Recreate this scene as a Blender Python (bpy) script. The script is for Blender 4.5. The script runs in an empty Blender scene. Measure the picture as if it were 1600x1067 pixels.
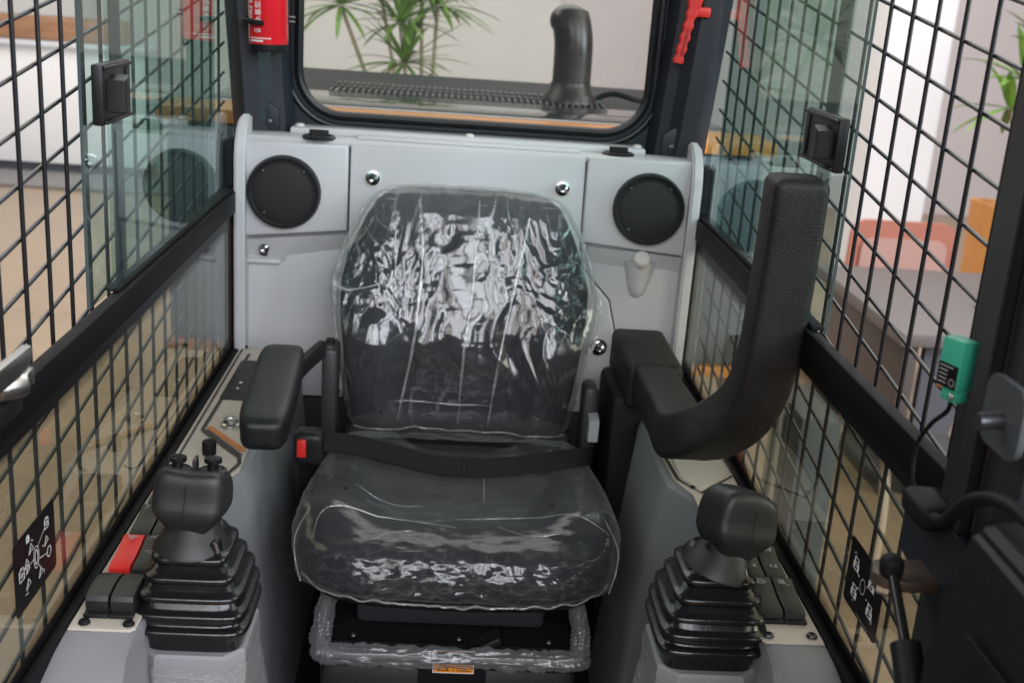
import bpy, bmesh, math, random
import numpy as np
from mathutils import Vector, Matrix, noise
from mathutils.bvhtree import BVHTree
random.seed(7)
PI = math.pi
S = bpy.context.scene
COL = S.collection

# ------------------------------------------------------------------ camera
def unit(v):
    return v / v.length
YAW, PITCH, ROLL = math.radians(3.5), math.radians(17.0), math.radians(4.1)
F_ = Vector((math.sin(YAW) * math.cos(PITCH), math.cos(YAW) * math.cos(PITCH), -math.sin(PITCH)))
R0 = Vector((math.cos(YAW), -math.sin(YAW), 0)); U0 = R0.cross(F_)
R_ = math.cos(ROLL) * R0 + math.sin(ROLL) * U0
U_ = -math.sin(ROLL) * R0 + math.cos(ROLL) * U0
CAM = Vector((-0.032, -2.16, 1.40))
cd = bpy.data.cameras.new('camera'); cam = bpy.data.objects.new('camera', cd); COL.objects.link(cam)
cam.matrix_world = Matrix(((R_.x, U_.x, -F_.x, CAM.x), (R_.y, U_.y, -F_.y, CAM.y), (R_.z, U_.z, -F_.z, CAM.z), (0, 0, 0, 1)))
cd.sensor_width = 36; cd.lens = 40.5; cd.clip_start = 0.02; cd.clip_end = 200
cd.dof.use_dof = True; cd.dof.focus_distance = 1.45; cd.dof.aperture_fstop = 7.0
S.camera = cam

# ------------------------------------------------------------------ world, lamps, exposure
W = bpy.data.worlds.new('World'); S.world = W; W.use_nodes = True
bg = W.node_tree.nodes['Background']; bg.inputs[0].default_value = (0.80, 0.87, 1.0, 1); bg.inputs[1].default_value = 0.085
def area(name, loc, target, sx, sy, power, col):
    l = bpy.data.lights.new(name, 'AREA'); l.shape = 'RECTANGLE'; l.size = sx; l.size_y = sy; l.energy = power; l.color = col
    o = bpy.data.objects.new(name, l); COL.objects.link(o); o.location = loc
    o.rotation_euler = (Vector(target) - Vector(loc)).to_track_quat('-Z', 'Y').to_euler()
    return o
for wx, wp, wc in ((-2.7, 80, (1.0, 0.93, 0.88)), (-0.8, 150, (0.95, 0.965, 1.0)), (1.1, 190, (0.92, 0.945, 1.0)), (3.0, 215, (0.90, 0.93, 1.0)), (4.9, 235, (0.90, 0.93, 1.0))):
    area('front_window_light', (wx, -6.2, 3.7), (wx * 0.5, 0, 1.2), 1.5, 3.3, wp * 0.84, wc)
area('right_window_light', (6.0, -2.2, 2.5), (-0.3, -0.6, 0.7), 3.0, 2.2, 330, (0.90, 0.935, 1.0))
area('hall_ceiling_light', (0.0, 5.0, 5.2), (0, 5.0, 0), 12, 5, 700, (1.0, 0.97, 0.93))
area('right_ceiling_light', (4.2, -0.5, 4.4), (1.2, 0.6, 0.2), 3, 3, 110, (1.0, 0.90, 0.84))
area('left_ceiling_light', (-4.4, 0.5, 4.4), (-1.4, 0.8, 0.2), 3, 3, 85, (1.0, 0.93, 0.86))
S.view_settings.view_transform = 'Standard'; S.view_settings.look = 'None'
S.view_settings.exposure = 0; S.view_settings.gamma = 1; S.view_settings.use_curve_mapping = False
S.cycles.use_denoising = True
S.cycles.max_bounces = 12; S.cycles.transparent_max_bounces = 24; S.cycles.caustics_reflective = False; S.cycles.caustics_refractive = False

# ------------------------------------------------------------------ materials
MATS = {}
def mat(name, col, rough=0.5, metal=0.0, bump=0.0, bscale=200.0, var=0.0, vscale=8.0, coat=0.0, spec=0.5, rvar=0.0, aniso=None, emit=None):
    if name in MATS: return MATS[name]
    m = bpy.data.materials.new(name); m.use_nodes = True; nt = m.node_tree; b = nt.nodes['Principled BSDF']
    b.inputs['Base Color'].default_value = (*col, 1); b.inputs['Roughness'].default_value = rough
    b.inputs['Metallic'].default_value = metal; b.inputs['Specular IOR Level'].default_value = spec
    b.inputs['Coat Weight'].default_value = coat
    tc = nt.nodes.new('ShaderNodeTexCoord')
    src = tc.outputs['Object']
    if aniso:
        mp = nt.nodes.new('ShaderNodeMapping'); mp.inputs['Scale'].default_value = aniso
        nt.links.new(src, mp.inputs['Vector']); src = mp.outputs['Vector']
    if bump > 0:
        n = nt.nodes.new('ShaderNodeTexNoise'); n.inputs['Scale'].default_value = bscale; n.inputs['Detail'].default_value = 3
        nt.links.new(src, n.inputs['Vector'])
        bp = nt.nodes.new('ShaderNodeBump'); bp.inputs['Strength'].default_value = bump; bp.inputs['Distance'].default_value = 0.001
        nt.links.new(n.outputs['Fac'], bp.inputs['Height']); nt.links.new(bp.outputs['Normal'], b.inputs['Normal'])
    if var > 0 or rvar > 0:
        n2 = nt.nodes.new('ShaderNodeTexNoise'); n2.inputs['Scale'].default_value = vscale; n2.inputs['Detail'].default_value = 6
        n2.inputs['Roughness'].default_value = 0.65
        nt.links.new(src, n2.inputs['Vector'])
        if var > 0:
            r = nt.nodes.new('ShaderNodeMapRange'); r.inputs[1].default_value = 0.3; r.inputs[2].default_value = 0.7
            r.inputs[3].default_value = 1 - var; r.inputs[4].default_value = 1 + var
            nt.links.new(n2.outputs['Fac'], r.inputs[0])
            mx = nt.nodes.new('ShaderNodeVectorMath'); mx.operation = 'SCALE'; mx.inputs[0].default_value = col
            nt.links.new(r.outputs[0], mx.inputs['Scale']); nt.links.new(mx.outputs[0], b.inputs['Base Color'])
        if rvar > 0:
            r2 = nt.nodes.new('ShaderNodeMapRange'); r2.inputs[1].default_value = 0.3; r2.inputs[2].default_value = 0.7
            r2.inputs[3].default_value = max(0.02, rough - rvar); r2.inputs[4].default_value = min(1, rough + rvar)
            nt.links.new(n2.outputs['Fac'], r2.inputs[0]); nt.links.new(r2.outputs[0], b.inputs['Roughness'])
    MATS[name] = m
    return m

def glassmat(name, tint, boost=1.9, haze=0.0, hazecol=(0.6, 0.7, 0.7), dust=0.0):
    m = bpy.data.materials.new(name); m.use_nodes = True; nt = m.node_tree; nt.nodes.clear()
    N = nt.nodes.new; L = nt.links.new
    out = N('ShaderNodeOutputMaterial'); tr = N('ShaderNodeBsdfTransparent'); tr.inputs[0].default_value = (*tint, 1)
    gl = N('ShaderNodeBsdfGlossy'); gl.inputs['Roughness'].default_value = 0.015; gl.inputs[0].default_value = (0.95, 1, 1, 1)
    fr = N('ShaderNodeFresnel'); fr.inputs[0].default_value = 1.5
    ge = N('ShaderNodeNewGeometry'); inv = N('ShaderNodeMath'); inv.operation = 'SUBTRACT'; inv.inputs[0].default_value = 1
    L(ge.outputs['Backfacing'], inv.inputs[1])
    mu = N('ShaderNodeMath'); mu.operation = 'MULTIPLY'; mu.inputs[1].default_value = boost; L(fr.outputs[0], mu.inputs[0])
    mu2 = N('ShaderNodeMath'); mu2.operation = 'MULTIPLY'; mu2.use_clamp = True; L(mu.outputs[0], mu2.inputs[0]); L(inv.outputs[0], mu2.inputs[1])
    mix = N('ShaderNodeMixShader'); L(mu2.outputs[0], mix.inputs[0]); L(tr.outputs[0], mix.inputs[1]); L(gl.outputs[0], mix.inputs[2])
    last = mix.outputs[0]
    if haze > 0 or dust > 0:
        df = N('ShaderNodeBsdfDiffuse'); df.inputs[0].default_value = (*hazecol, 1)
        tc = N('ShaderNodeTexCoord'); vo = N('ShaderNodeTexVoronoi'); vo.inputs['Scale'].default_value = 130
        L(tc.outputs['Object'], vo.inputs['Vector'])
        rp = N('ShaderNodeMapRange'); rp.inputs[1].default_value = 0.10; rp.inputs[2].default_value = 0.16; rp.inputs[3].default_value = dust; rp.inputs[4].default_value = 0
        L(vo.outputs['Distance'], rp.inputs[0])
        ns = N('ShaderNodeTexNoise'); ns.inputs['Scale'].default_value = 9; ns.inputs['Detail'].default_value = 5; L(tc.outputs['Object'], ns.inputs['Vector'])
        r3 = N('ShaderNodeMapRange'); r3.inputs[1].default_value = 0.45; r3.inputs[2].default_value = 0.7; L(ns.outputs['Fac'], r3.inputs[0])
        m3 = N('ShaderNodeMath'); m3.operation = 'MULTIPLY'; L(rp.outputs[0], m3.inputs[0]); L(r3.outputs[0], m3.inputs[1])
        ad = N('ShaderNodeMath'); ad.operation = 'ADD'; ad.inputs[1].default_value = haze; L(m3.outputs[0], ad.inputs[0])
        mx2 = N('ShaderNodeMixShader'); L(ad.outputs[0], mx2.inputs[0]); L(last, mx2.inputs[1]); L(df.outputs[0], mx2.inputs[2]); last = mx2.outputs[0]
    L(last, out.inputs[0]); MATS[name] = m
    return m

def filmmat(name, gloss=0.05, milk=0.06, rough=0.12, bump=0.2, bscale=28, aniso=(1, 1, 1), edge=0.45, fold=0.5):
    m = bpy.data.materials.new(name); m.use_nodes = True; nt = m.node_tree; nt.nodes.clear()
    N = nt.nodes.new; L = nt.links.new
    out = N('ShaderNodeOutputMaterial'); tr = N('ShaderNodeBsdfTransparent'); tr.inputs[0].default_value = (0.94, 0.94, 0.94, 1)
    gl = N('ShaderNodeBsdfGlossy'); gl.inputs['Roughness'].default_value = rough
    df = N('ShaderNodeBsdfDiffuse'); df.inputs[0].default_value = (0.60, 0.61, 0.63, 1)
    tc = N('ShaderNodeTexCoord'); mp = N('ShaderNodeMapping'); mp.inputs['Scale'].default_value = aniso; L(tc.outputs['Object'], mp.inputs[0])
    ns = N('ShaderNodeTexNoise'); ns.inputs['Scale'].default_value = bscale; ns.inputs['Detail'].default_value = 4; ns.inputs['Distortion'].default_value = 0.8
    L(mp.outputs[0], ns.inputs['Vector'])
    sb = N('ShaderNodeMath'); sb.operation = 'SUBTRACT'; sb.inputs[1].default_value = 0.5; L(ns.outputs['Fac'], sb.inputs[0])
    ab = N('ShaderNodeMath'); ab.operation = 'ABSOLUTE'; L(sb.outputs[0], ab.inputs[0])
    bp = N('ShaderNodeBump'); bp.inputs['Strength'].default_value = bump; bp.inputs['Distance'].default_value = 0.01; L(ab.outputs[0], bp.inputs['Height'])
    L(bp.outputs[0], gl.inputs['Normal'])
    lw = N('ShaderNodeLayerWeight'); lw.inputs[0].default_value = 0.35; L(bp.outputs[0], lw.inputs['Normal'])
    pf = N('ShaderNodeMath'); pf.operation = 'POWER'; pf.inputs[1].default_value = 4.0; L(lw.outputs['Facing'], pf.inputs[0])
    mg = N('ShaderNodeMapRange'); mg.inputs[3].default_value = gloss; mg.inputs[4].default_value = 0.6; L(pf.outputs[0], mg.inputs[0])
    m1 = N('ShaderNodeMixShader'); L(mg.outputs[0], m1.inputs[0]); L(tr.outputs[0], m1.inputs[1]); L(gl.outputs[0], m1.inputs[2])
    pw = N('ShaderNodeMath'); pw.operation = 'POWER'; pw.inputs[1].default_value = 3.0; L(lw.outputs['Facing'], pw.inputs[0])
    me = N('ShaderNodeMapRange'); me.inputs[3].default_value = milk; me.inputs[4].default_value = edge; L(pw.outputs[0], me.inputs[0])
    at = N('ShaderNodeAttribute'); at.attribute_name = 'fold'
    fm = N('ShaderNodeMath'); fm.operation = 'MULTIPLY'; fm.inputs[1].default_value = fold; L(at.outputs['Fac'], fm.inputs[0])
    fa = N('ShaderNodeMath'); fa.operation = 'ADD'; fa.use_clamp = True; L(me.outputs[0], fa.inputs[0]); L(fm.outputs[0], fa.inputs[1])
    m2 = N('ShaderNodeMixShader'); L(fa.outputs[0], m2.inputs[0]); L(m1.outputs[0], m2.inputs[1]); L(df.outputs[0], m2.inputs[2])
    L(m2.outputs[0], out.inputs[0]); MATS[name] = m
    return m

PANEL = mat('panel_plastic', (0.515, 0.52, 0.53), 0.48, bump=0.35, bscale=700, var=0.05, vscale=3, rvar=0.08)
CONSOLE = mat('console_plastic', (0.225, 0.23, 0.245), 0.45, bump=0.3, bscale=900, var=0.05, vscale=6)
PLATE = mat('brushed_plate', (0.54, 0.49, 0.43), 0.42, metal=0.15, bump=0.12, bscale=1200, var=0.04, vscale=30)
NAVY = mat('dark_painted_steel', (0.012, 0.0155, 0.022), 0.45, spec=0.35, bump=0.15, bscale=250, var=0.15, rvar=0.08)
BLACK = mat('black_plastic', (0.010, 0.010, 0.011), 0.42, spec=0.3, bump=0.2, bscale=700, rvar=0.06, vscale=20)
MATTE = mat('matte_black', (0.006, 0.006, 0.007), 0.6, spec=0.2)
RUBBER = mat('boot_rubber', (0.006, 0.006, 0.007), 0.21, spec=0.5, bump=0.15, bscale=300, rvar=0.07, vscale=25)
GRIP = mat('grip_rubber', (0.016, 0.0155, 0.016), 0.42, spec=0.4, bump=0.25, bscale=900)
VINYL = mat('armrest_vinyl', (0.008, 0.009, 0.010), 0.42, spec=0.35, bump=0.45, bscale=600)
FOAM = mat('moulded_foam', (0.014, 0.0122, 0.0122), 0.55, spec=0.35, bump=0.9, bscale=350, var=0.3, rvar=0.1, vscale=14)
FABRIC = mat('seat_fabric', (0.013, 0.0145, 0.018), 0.8, spec=0.2, bump=0.6, bscale=700, var=0.15, vscale=30)
WEB = mat('belt_webbing', (0.0065, 0.006, 0.0055), 0.7, spec=0.2, bump=0.5, bscale=900)
STEEL = mat('zinc_steel', (0.50, 0.50, 0.49), 0.28, metal=1.0, bump=0.1, bscale=200)
CHROME = mat('bolt_steel', (0.45, 0.47, 0.50), 0.16, metal=1.0)
DARKST = mat('dark_steel', (0.10, 0.10, 0.11), 0.35, metal=0.8)
RED = mat('red_plastic', (0.62, 0.022, 0.018), 0.4, bump=0.1)
REDPAINT = mat('extinguisher_red', (0.62, 0.010, 0.020), 0.22, coat=1.0)
WHITE = mat('white_print', (0.78, 0.78, 0.78), 0.6)
GREYPRINT = mat('grey_print', (0.35, 0.35, 0.35), 0.6)
ORANGE = mat('orange_paint', (0.62, 0.24, 0.035), 0.4, var=0.06)
ORANGESTRIPE = mat('orange_print', (0.55, 0.19, 0.05), 0.5)
LABELY = mat('warning_label_orange', (0.80, 0.28, 0.02), 0.5)
SLATE = mat('slate_panel', (0.085, 0.10, 0.12), 0.5, var=0.12)
GREEN = mat('sensor_green', (0.045, 0.40, 0.27), 0.42, bump=0.15)
CREAM = mat('cream_plastic', (0.62, 0.60, 0.56), 0.45)
GREYPL = mat('grey_lever', (0.30, 0.31, 0.32), 0.45)
WIRE = mat('mesh_wire_paint', (0.007, 0.008, 0.010), 0.32, spec=0.5, bump=0.1)
FRIT = mat('frit_black', (0.005, 0.005, 0.006), 0.35, spec=0.25)
G_UP = glassmat('green_tinted_glass', (0.78, 0.87, 0.85), 0.95, haze=0.010, hazecol=(0.5, 0.75, 0.72), dust=0.30)
G_LOW = glassmat('lower_tinted_glass', (0.74, 0.74, 0.655), 1.15, haze=0.018, dust=0.18)
G_REAR = glassmat('rear_glass', (0.86, 0.87, 0.86), 1.4, haze=0.012, dust=0.05)
FILM_B = filmmat('clear_film_backrest', 0.078, 0.026, 0.135, 0.03, 22, fold=0.8)
FILM_C = filmmat('clear_film_cushion', 0.054, 0.017, 0.16, 0.10, 30, (1, 1.6, 1), edge=0.4)
FILM_SEAM = filmmat('film_seam', 0.07, 0.19, 0.12, 0.2, 40, edge=0.7)
FILM_FOLD = filmmat('film_fold', 0.10, 0.15, 0.09, 0.3, 60, edge=0.55)
BUBBLE = filmmat('bubble_wrap', 0.06, 0.10, 0.12, 0.15, 60, edge=0.5)
WRAP = filmmat('stretch_wrap', 0.13, 0.13, 0.17, 1.0, 14, (1.5, 1.5, 12), edge=0.2)

# ------------------------------------------------------------------ mesh helpers
def obj(name, bm, m, parent=None, smooth=True, angle=38):
    me = bpy.data.meshes.new(name)
    bmesh.ops.recalc_face_normals(bm, faces=bm.faces)
    bm.to_mesh(me); bm.free()
    if smooth:
        for p in me.polygons: p.use_smooth = True
        me.set_sharp_from_angle(angle=math.radians(angle))
    me.materials.append(m)
    return link(name, me, parent)
def link(name, me, parent=None):
    o = bpy.data.objects.new(name, me); COL.objects.link(o)
    if parent is not None: adopt(o, parent)
    return o
def rootof(o):
    return o if o.parent is None else rootof(o.parent)
def adopt(o, parent):
    o.parent = parent
    o.matrix_parent_inverse = Matrix.Translation(-Vector(ABS.get(parent.name, (0, 0, 0))))
ABS = {}
def thing(name, label, cat, loc=(0, 0, 0), group=None):
    o = bpy.data.objects.new(name, None); COL.objects.link(o); o.location = loc; o.empty_display_size = 0.05
    ABS[o.name] = loc
    o['label'] = label; o['category'] = cat; o['kind'] = 'thing'
    if group: o['group'] = group
    return o
def tag(o, label, cat, group=None):
    o['label'] = label; o['category'] = cat; o['kind'] = 'thing'
    if group: o['group'] = group
    return o
def structure(o):
    o['kind'] = 'structure'; return o
def nbm(): return bmesh.new()
def box(bm, lo, hi, bev=0.0, seg=2, M=None):
    lo = Vector(lo); hi = Vector(hi)
    r = bmesh.ops.create_cube(bm, size=1.0)
    vs = r['verts']
    for v in vs: v.co = Vector(((lo.x + hi.x) / 2 + v.co.x * (hi.x - lo.x), (lo.y + hi.y) / 2 + v.co.y * (hi.y - lo.y), (lo.z + hi.z) / 2 + v.co.z * (hi.z - lo.z)))
    if bev > 0:
        es = list({e for v in vs for e in v.link_edges})
        rr = bmesh.ops.bevel(bm, geom=es, offset=bev, segments=seg, profile=0.5, affect='EDGES')
        vs = list({v for f in rr['faces'] for v in f.verts} | {v for v in vs if v.is_valid})
    if M is not None:
        for v in vs: v.co = M @ v.co
    return bm
def frame_of(d):
    d = unit(Vector(d)); a = Vector((0, 0, 1)) if abs(d.z) < 0.9 else Vector((1, 0, 0))
    u = unit(d.cross(a)); w = unit(u.cross(d)); return u, w
def loft(bm, rings, cap0=True, cap1=True, closed=True):
    vr = [[bm.verts.new(p) for p in r] for r in rings]
    n = len(rings[0])
    for a, b in zip(vr[:-1], vr[1:]):
        for i in range(n if closed else n - 1):
            j = (i + 1) % n
            bm.faces.new((a[i], a[j], b[j], b[i]))
    if cap0: bm.faces.new(vr[0][::-1])
    if cap1: bm.faces.new(vr[-1])
    return bm
def lathe(bm, prof, o, axis, n=32):
    """prof: list of (r, h) along the axis from point o"""
    o = Vector(o); d = unit(Vector(axis)); u, w = frame_of(d)
    rings = [[o + d * h + (u * math.cos(2 * PI * i / n) + w * math.sin(2 * PI * i / n)) * max(r, 1e-5) for i in range(n)] for r, h in prof]
    return loft(bm, rings)
def cyl(bm, a, b, r, n=16, r2=None):
    a = Vector(a); b = Vector(b)
    return lathe(bm, [(r, 0), (r2 if r2 else r, (b - a).length)], a, b - a, n)
def smooth_path(pts, n=8):
    P = [Vector(p) for p in pts]; out = []
    for i in range(len(P) - 1):
        p0 = P[max(i - 1, 0)]; p1 = P[i]; p2 = P[i + 1]; p3 = P[min(i + 2, len(P) - 1)]
        for k in range(n):
            t = k / n
            out.append(0.5 * ((2 * p1) + (p2 - p0) * t + (2 * p0 - 5 * p1 + 4 * p2 - p3) * t * t + (3 * p1 - p0 - 3 * p2 + p3) * t ** 3))
    out.append(P[-1]); return out
def sweep(bm, path, sect, up=(0, 0, 1), caps=True):
    """sweep a 2-D section (list of (a,b)) along path with a rotation-minimising frame; a is sideways, b is up"""
    P = [Vector(p) for p in path]; T = []
    for i in range(len(P)):
        T.append(unit(P[min(i + 1, len(P) - 1)] - P[max(i - 1, 0)]))
    u = unit(T[0].cross(Vector(up))) if abs(T[0].dot(Vector(up))) < 0.99 else frame_of(T[0])[0]
    rings = []
    for i, p in enumerate(P):
        if i: u = unit(u - T[i] * u.dot(T[i]))
        w = u.cross(T[i])
        sc = sect(i / (len(P) - 1)) if callable(sect) else sect
        rings.append([p + u * a + w * b for a, b in sc])
    return loft(bm, rings, caps, caps)
def circ(r, n=12): return [(r * math.cos(2 * PI * i / n), r * math.sin(2 * PI * i / n)) for i in range(n)]
def rrect(hx, hy, r, k=5):
    out = []
    for cx, cy, a0 in ((hx - r, hy - r, 0), (-hx + r, hy - r, 90), (-hx + r, -hy + r, 180), (hx - r, -hy + r, 270)):
        for i in range(k + 1):
            a = math.radians(a0 + 90 * i / k); out.append((cx + r * math.cos(a), cy + r * math.sin(a)))
    return out
def tube(bm, pts, r, n=10, sm=8):
    return sweep(bm, smooth_path(pts, sm) if sm else pts, circ(r, n))
def prism(bm, poly, fn, d0, d1, bev=0.0, seg=2):
    """extrude a 2-D polygon; fn(a, b, d) -> world"""
    lo = [bm.verts.new(fn(a, b, d0)) for a, b in poly]; hi = [bm.verts.new(fn(a, b, d1)) for a, b in poly]
    n = len(poly); f0 = bm.faces.new(lo[::-1]); f1 = bm.faces.new(hi)
    for i in range(n): bm.faces.new((lo[i], lo[(i + 1) % n], hi[(i + 1) % n], hi[i]))
    bmesh.ops.recalc_face_normals(bm, faces=bm.faces)
    if bev > 0:
        bmesh.ops.bevel(bm, geom=list(f1.edges), offset=bev, segments=seg, profile=0.5, affect='EDGES')
    return bm
XZ = lambda a, b, d: Vector((a, d, b))
XY = lambda a, b, d: Vector((a, b, d))
YZ = lambda a, b, d: Vector((d, a, b))
def superbox(bm, c, h, n=4.0, res=16, disp=None, M=None):
    c = Vector(c); h = Vector(h); cache = {}
    def vert(p):
        k = (round(p[0], 5), round(p[1], 5), round(p[2], 5))
        if k in cache: return cache[k]
        x, y, z = p
        s = (abs(x) ** n + abs(y) ** n + abs(z) ** n) ** (-1 / n)
        q = Vector((x * s, y * s, z * s))
        if disp: q = disp(q)
        v = Vector((q.x * h.x, q.y * h.y, q.z * h.z))
        if M is not None: v = M @ v
        cache[k] = bm.verts.new(c + v); return cache[k]
    g = [math.tan(PI / 4 * (2 * i / res - 1)) for i in range(res + 1)]
    for ax in range(3):
        for sg in (-1, 1):
            for i in range(res):
                for j in range(res):
                    q = []
                    for a, b in ((g[i], g[j]), (g[i + 1], g[j]), (g[i + 1], g[j + 1]), (g[i], g[j + 1])):
                        p = [0, 0, 0]; p[ax] = sg; p[(ax + 1) % 3] = a; p[(ax + 2) % 3] = b; q.append(vert(p))
                    bm.faces.new(q)
    return bm
def strip(bm, pts, w, fn, d):
    """flat mitred line of width w"""
    P = [Vector((p[0], p[1])) for p in pts]; L = []
    for i, p in enumerate(P):
        t = (P[min(i + 1, len(P) - 1)] - P[max(i - 1, 0)]); t.normalize()
        nn = Vector((-t.y, t.x)); k = 1.0
        if 0 < i < len(P) - 1:
            t1 = (P[i] - P[i - 1]).normalized(); k = 1 / max(0.5, abs(nn.dot(Vector((-t1.y, t1.x)))))
        L.append((p + nn * w / 2 * k, p - nn * w / 2 * k))
    vs = [(bm.verts.new(fn(a.x, a.y, d)), bm.verts.new(fn(b.x, b.y, d))) for a, b in L]
    for (a, b), (c, e) in zip(vs[:-1], vs[1:]): bm.faces.new((a, b, e, c))
    return bm
def text(name, s, size, M, m, parent, flip=False):
    cu = bpy.data.curves.new(name, 'FONT'); cu.body = s; cu.size = size; cu.align_x = 'CENTER'; cu.align_y = 'CENTER'
    cu.extrude = 0.00015; cu.resolution_u = 3
    t = bpy.data.objects.new(name, cu); COL.objects.link(t)
    dg = bpy.context.evaluated_depsgraph_get()
    me = bpy.data.meshes.new_from_object(t.evaluated_get(dg))
    bpy.data.objects.remove(t); me.transform(M); me.name = name
    me.materials.clear(); me.materials.append(m)
    return link(name, me, parent)
def basis(o, ex, ey):
    ex = unit(Vector(ex)); ey = unit(Vector(ey)); ez = ex.cross(ey)
    return Matrix(((ex.x, ey.x, ez.x, o[0]), (ex.y, ey.y, ez.y, o[1]), (ex.z, ey.z, ez.z, o[2]), (0, 0, 0, 1)))
def screw(name, p, ax, r, m, parent, h=0.004):
    bm = nbm(); lathe(bm, [(r, 0), (r, h * 0.3), (r * 0.8, h * 0.8), (r * 0.45, h), (r * 0.42, h * 0.5), (0.0001, h * 0.5)], p, ax, 16)
    return obj(name, bm, m, parent)
def lerp(a, b, t): return a + (b - a) * t
def sstep(a, b, x):
    t = min(1, max(0, (x - a) / (b - a))); return t * t * (3 - 2 * t)
def interp(x, xs, ys): return float(np.interp(x, xs, ys))

HW = 0.437            # half width of the cab between the belts
GZ = -0.55            # showroom floor

# ================================================================== showroom setting
FLOOR = mat('showroom_floor', (0.32, 0.235, 0.16), 0.33, bump=0.1, bscale=60, var=0.16, vscale=2.2, rvar=0.1)
WALL = mat('wall_paint', (0.66, 0.645, 0.615), 0.8, var=0.03, vscale=1.5)
WALLPINK = mat('wall_paint_rose', (0.60, 0.545, 0.555), 0.8, var=0.03, vscale=1.5)
bm = nbm(); box(bm, (-30, -14, GZ - 0.1), (30, 30, GZ)); structure(obj('floor', bm, FLOOR))
bm = nbm(); box(bm, (-14, 9.6, GZ), (0.95, 9.8, 5.2)); structure(obj('wall', bm, WALL))
bm = nbm(); box(bm, (0.95, 9.55, GZ), (16, 9.75, 5.2)); structure(obj('wall_right', bm, WALLPINK))
bm = nbm(); box(bm, (-3.4, 9.2, GZ), (-1.75, 9.6, 5.2)); structure(obj('wall_pier', bm, mat('pier_paint', (0.50, 0.49, 0.45), 0.8, var=0.05)))
# low white counter far left
t = thing('reception_counter', 'low white counter standing far behind the left side screen', 'counter', (-6.0, 9.0, GZ))
bm = nbm(); box(bm, (-9.5, 8.75, GZ + 0.10), (-2.9, 9.25, 0.60), 0.01); obj('body', bm, mat('counter_white', (0.80, 0.80, 0.80), 0.5), t)
bm = nbm(); box(bm, (-9.6, 8.70, 0.602), (-2.85, 9.3, 0.65), 0.008); obj('counter_top', bm, mat('counter_top', (0.62, 0.64, 0.68), 0.3), t)
bm = nbm(); box(bm, (-9.4, 8.8, GZ + 0.002), (-3.0, 9.2, GZ + 0.098)); obj('plinth', bm, SLATE, t)
bm = nbm(); box(bm, (-4.72, 8.85, 0.652), (-3.1, 9.2, 0.86), 0.03)
tag(obj('wooden_crate', bm, mat('wood_brown', (0.33, 0.17, 0.09), 0.5, var=0.3, vscale=4, aniso=(1, 1, 8))), 'long brown wooden box lying on the white counter', 'box')
t = thing('display_cabinet', 'dark grey cabinet standing on the counter at the far left', 'cabinet', (-5.2, 9.0, 0.652))
bm = nbm(); box(bm, (-5.9, 8.8, 0.652), (-4.80, 9.2, 1.25), 0.02); obj('case', bm, mat('cabinet_grey', (0.09, 0.09, 0.10), 0.5), t)
bm = nbm(); box(bm, (-5.8, 8.785, 0.75), (-4.9, 8.799, 1.15), 0.004); obj('door', bm, mat('cabinet_door', (0.13, 0.12, 0.12), 0.4), t)
bm = nbm(); box(bm, (-10.0, 8.0, GZ + 0.004), (-2.2, 8.72, GZ + 0.03), 0.006)
structure(obj('pavement_strip', bm, mat('grey_strip', (0.21, 0.20, 0.20), 0.6, var=0.1)))

# ---- white column behind the right mesh
bm = nbm(); sweep(bm, [(3.18, 6.3, GZ), (3.18, 6.3, 5.2)], rrect(0.24, 0.24, 0.02, 3))
tag(obj('column', bm, mat('column_white', (0.80, 0.80, 0.82), 0.6)), 'square white column standing behind the right side mesh', 'column')

# ---- table with orange chair and planter on the right
t = thing('desk', 'grey desk with a flat top standing beyond the right side mesh', 'desk', (2.6, 2.6, GZ))
bm = nbm(); box(bm, (1.78, 2.15, 0.145), (4.2, 3.35, 0.20), 0.006); obj('desk_top', bm, mat('desk_laminate', (0.125, 0.11, 0.108), 0.5, var=0.04), t)
bm = nbm(); box(bm, (1.95, 2.30, GZ + 0.03), (4.1, 2.34, 0.143)); obj('front_panel', bm, mat('desk_panel', (0.07, 0.075, 0.09), 0.5), t)
for x in (1.84, 4.08):
    bm = nbm(); box(bm, (x, 2.25, GZ), (x + 0.06, 3.25, 0.143), 0.004); obj('leg', bm, mat('desk_leg', (0.06, 0.045, 0.04), 0.5), t)
bm = nbm(); box(bm, (2.28, 2.34, 0.202), (2.72, 2.64, 0.222), 0.004)
tag(obj('laptop', bm, mat('laptop_grey', (0.24, 0.23, 0.23), 0.45)), 'closed flat grey laptop lying on the desk', 'laptop')
CHAIRO = mat('chair_orange', (0.42, 0.15, 0.10), 0.5, var=0.05); CHAIRP = mat('chair_pad', (0.48, 0.28, 0.235), 0.7)
t = thing('desk_chair', 'orange office chair with a rounded back behind the grey desk', 'chair', (2.2, 3.75, GZ))
bm = nbm(); prism(bm, [(2.36 + a, 0.17 + b) for a, b in rrect(0.29, 0.20, 0.09, 6)], XZ, 3.72, 3.76, 0.012); obj('backrest', bm, CHAIRO, t)
bm = nbm(); prism(bm, [(2.36 + a, 0.15 + b) for a, b in rrect(0.23, 0.13, 0.06, 6)], XZ, 3.70, 3.717, 0.004); obj('back_pad', bm, CHAIRP, t)
bm = nbm(); superbox(bm, (2.36, 3.98, -0.08), (0.26, 0.25, 0.05), 4, 8); obj('seat', bm, CHAIRO, t)
bm = nbm(); cyl(bm, (2.36, 3.98, -0.12), (2.36, 3.98, GZ + 0.08), 0.03); obj('stem', bm, DARKST, t)
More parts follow.
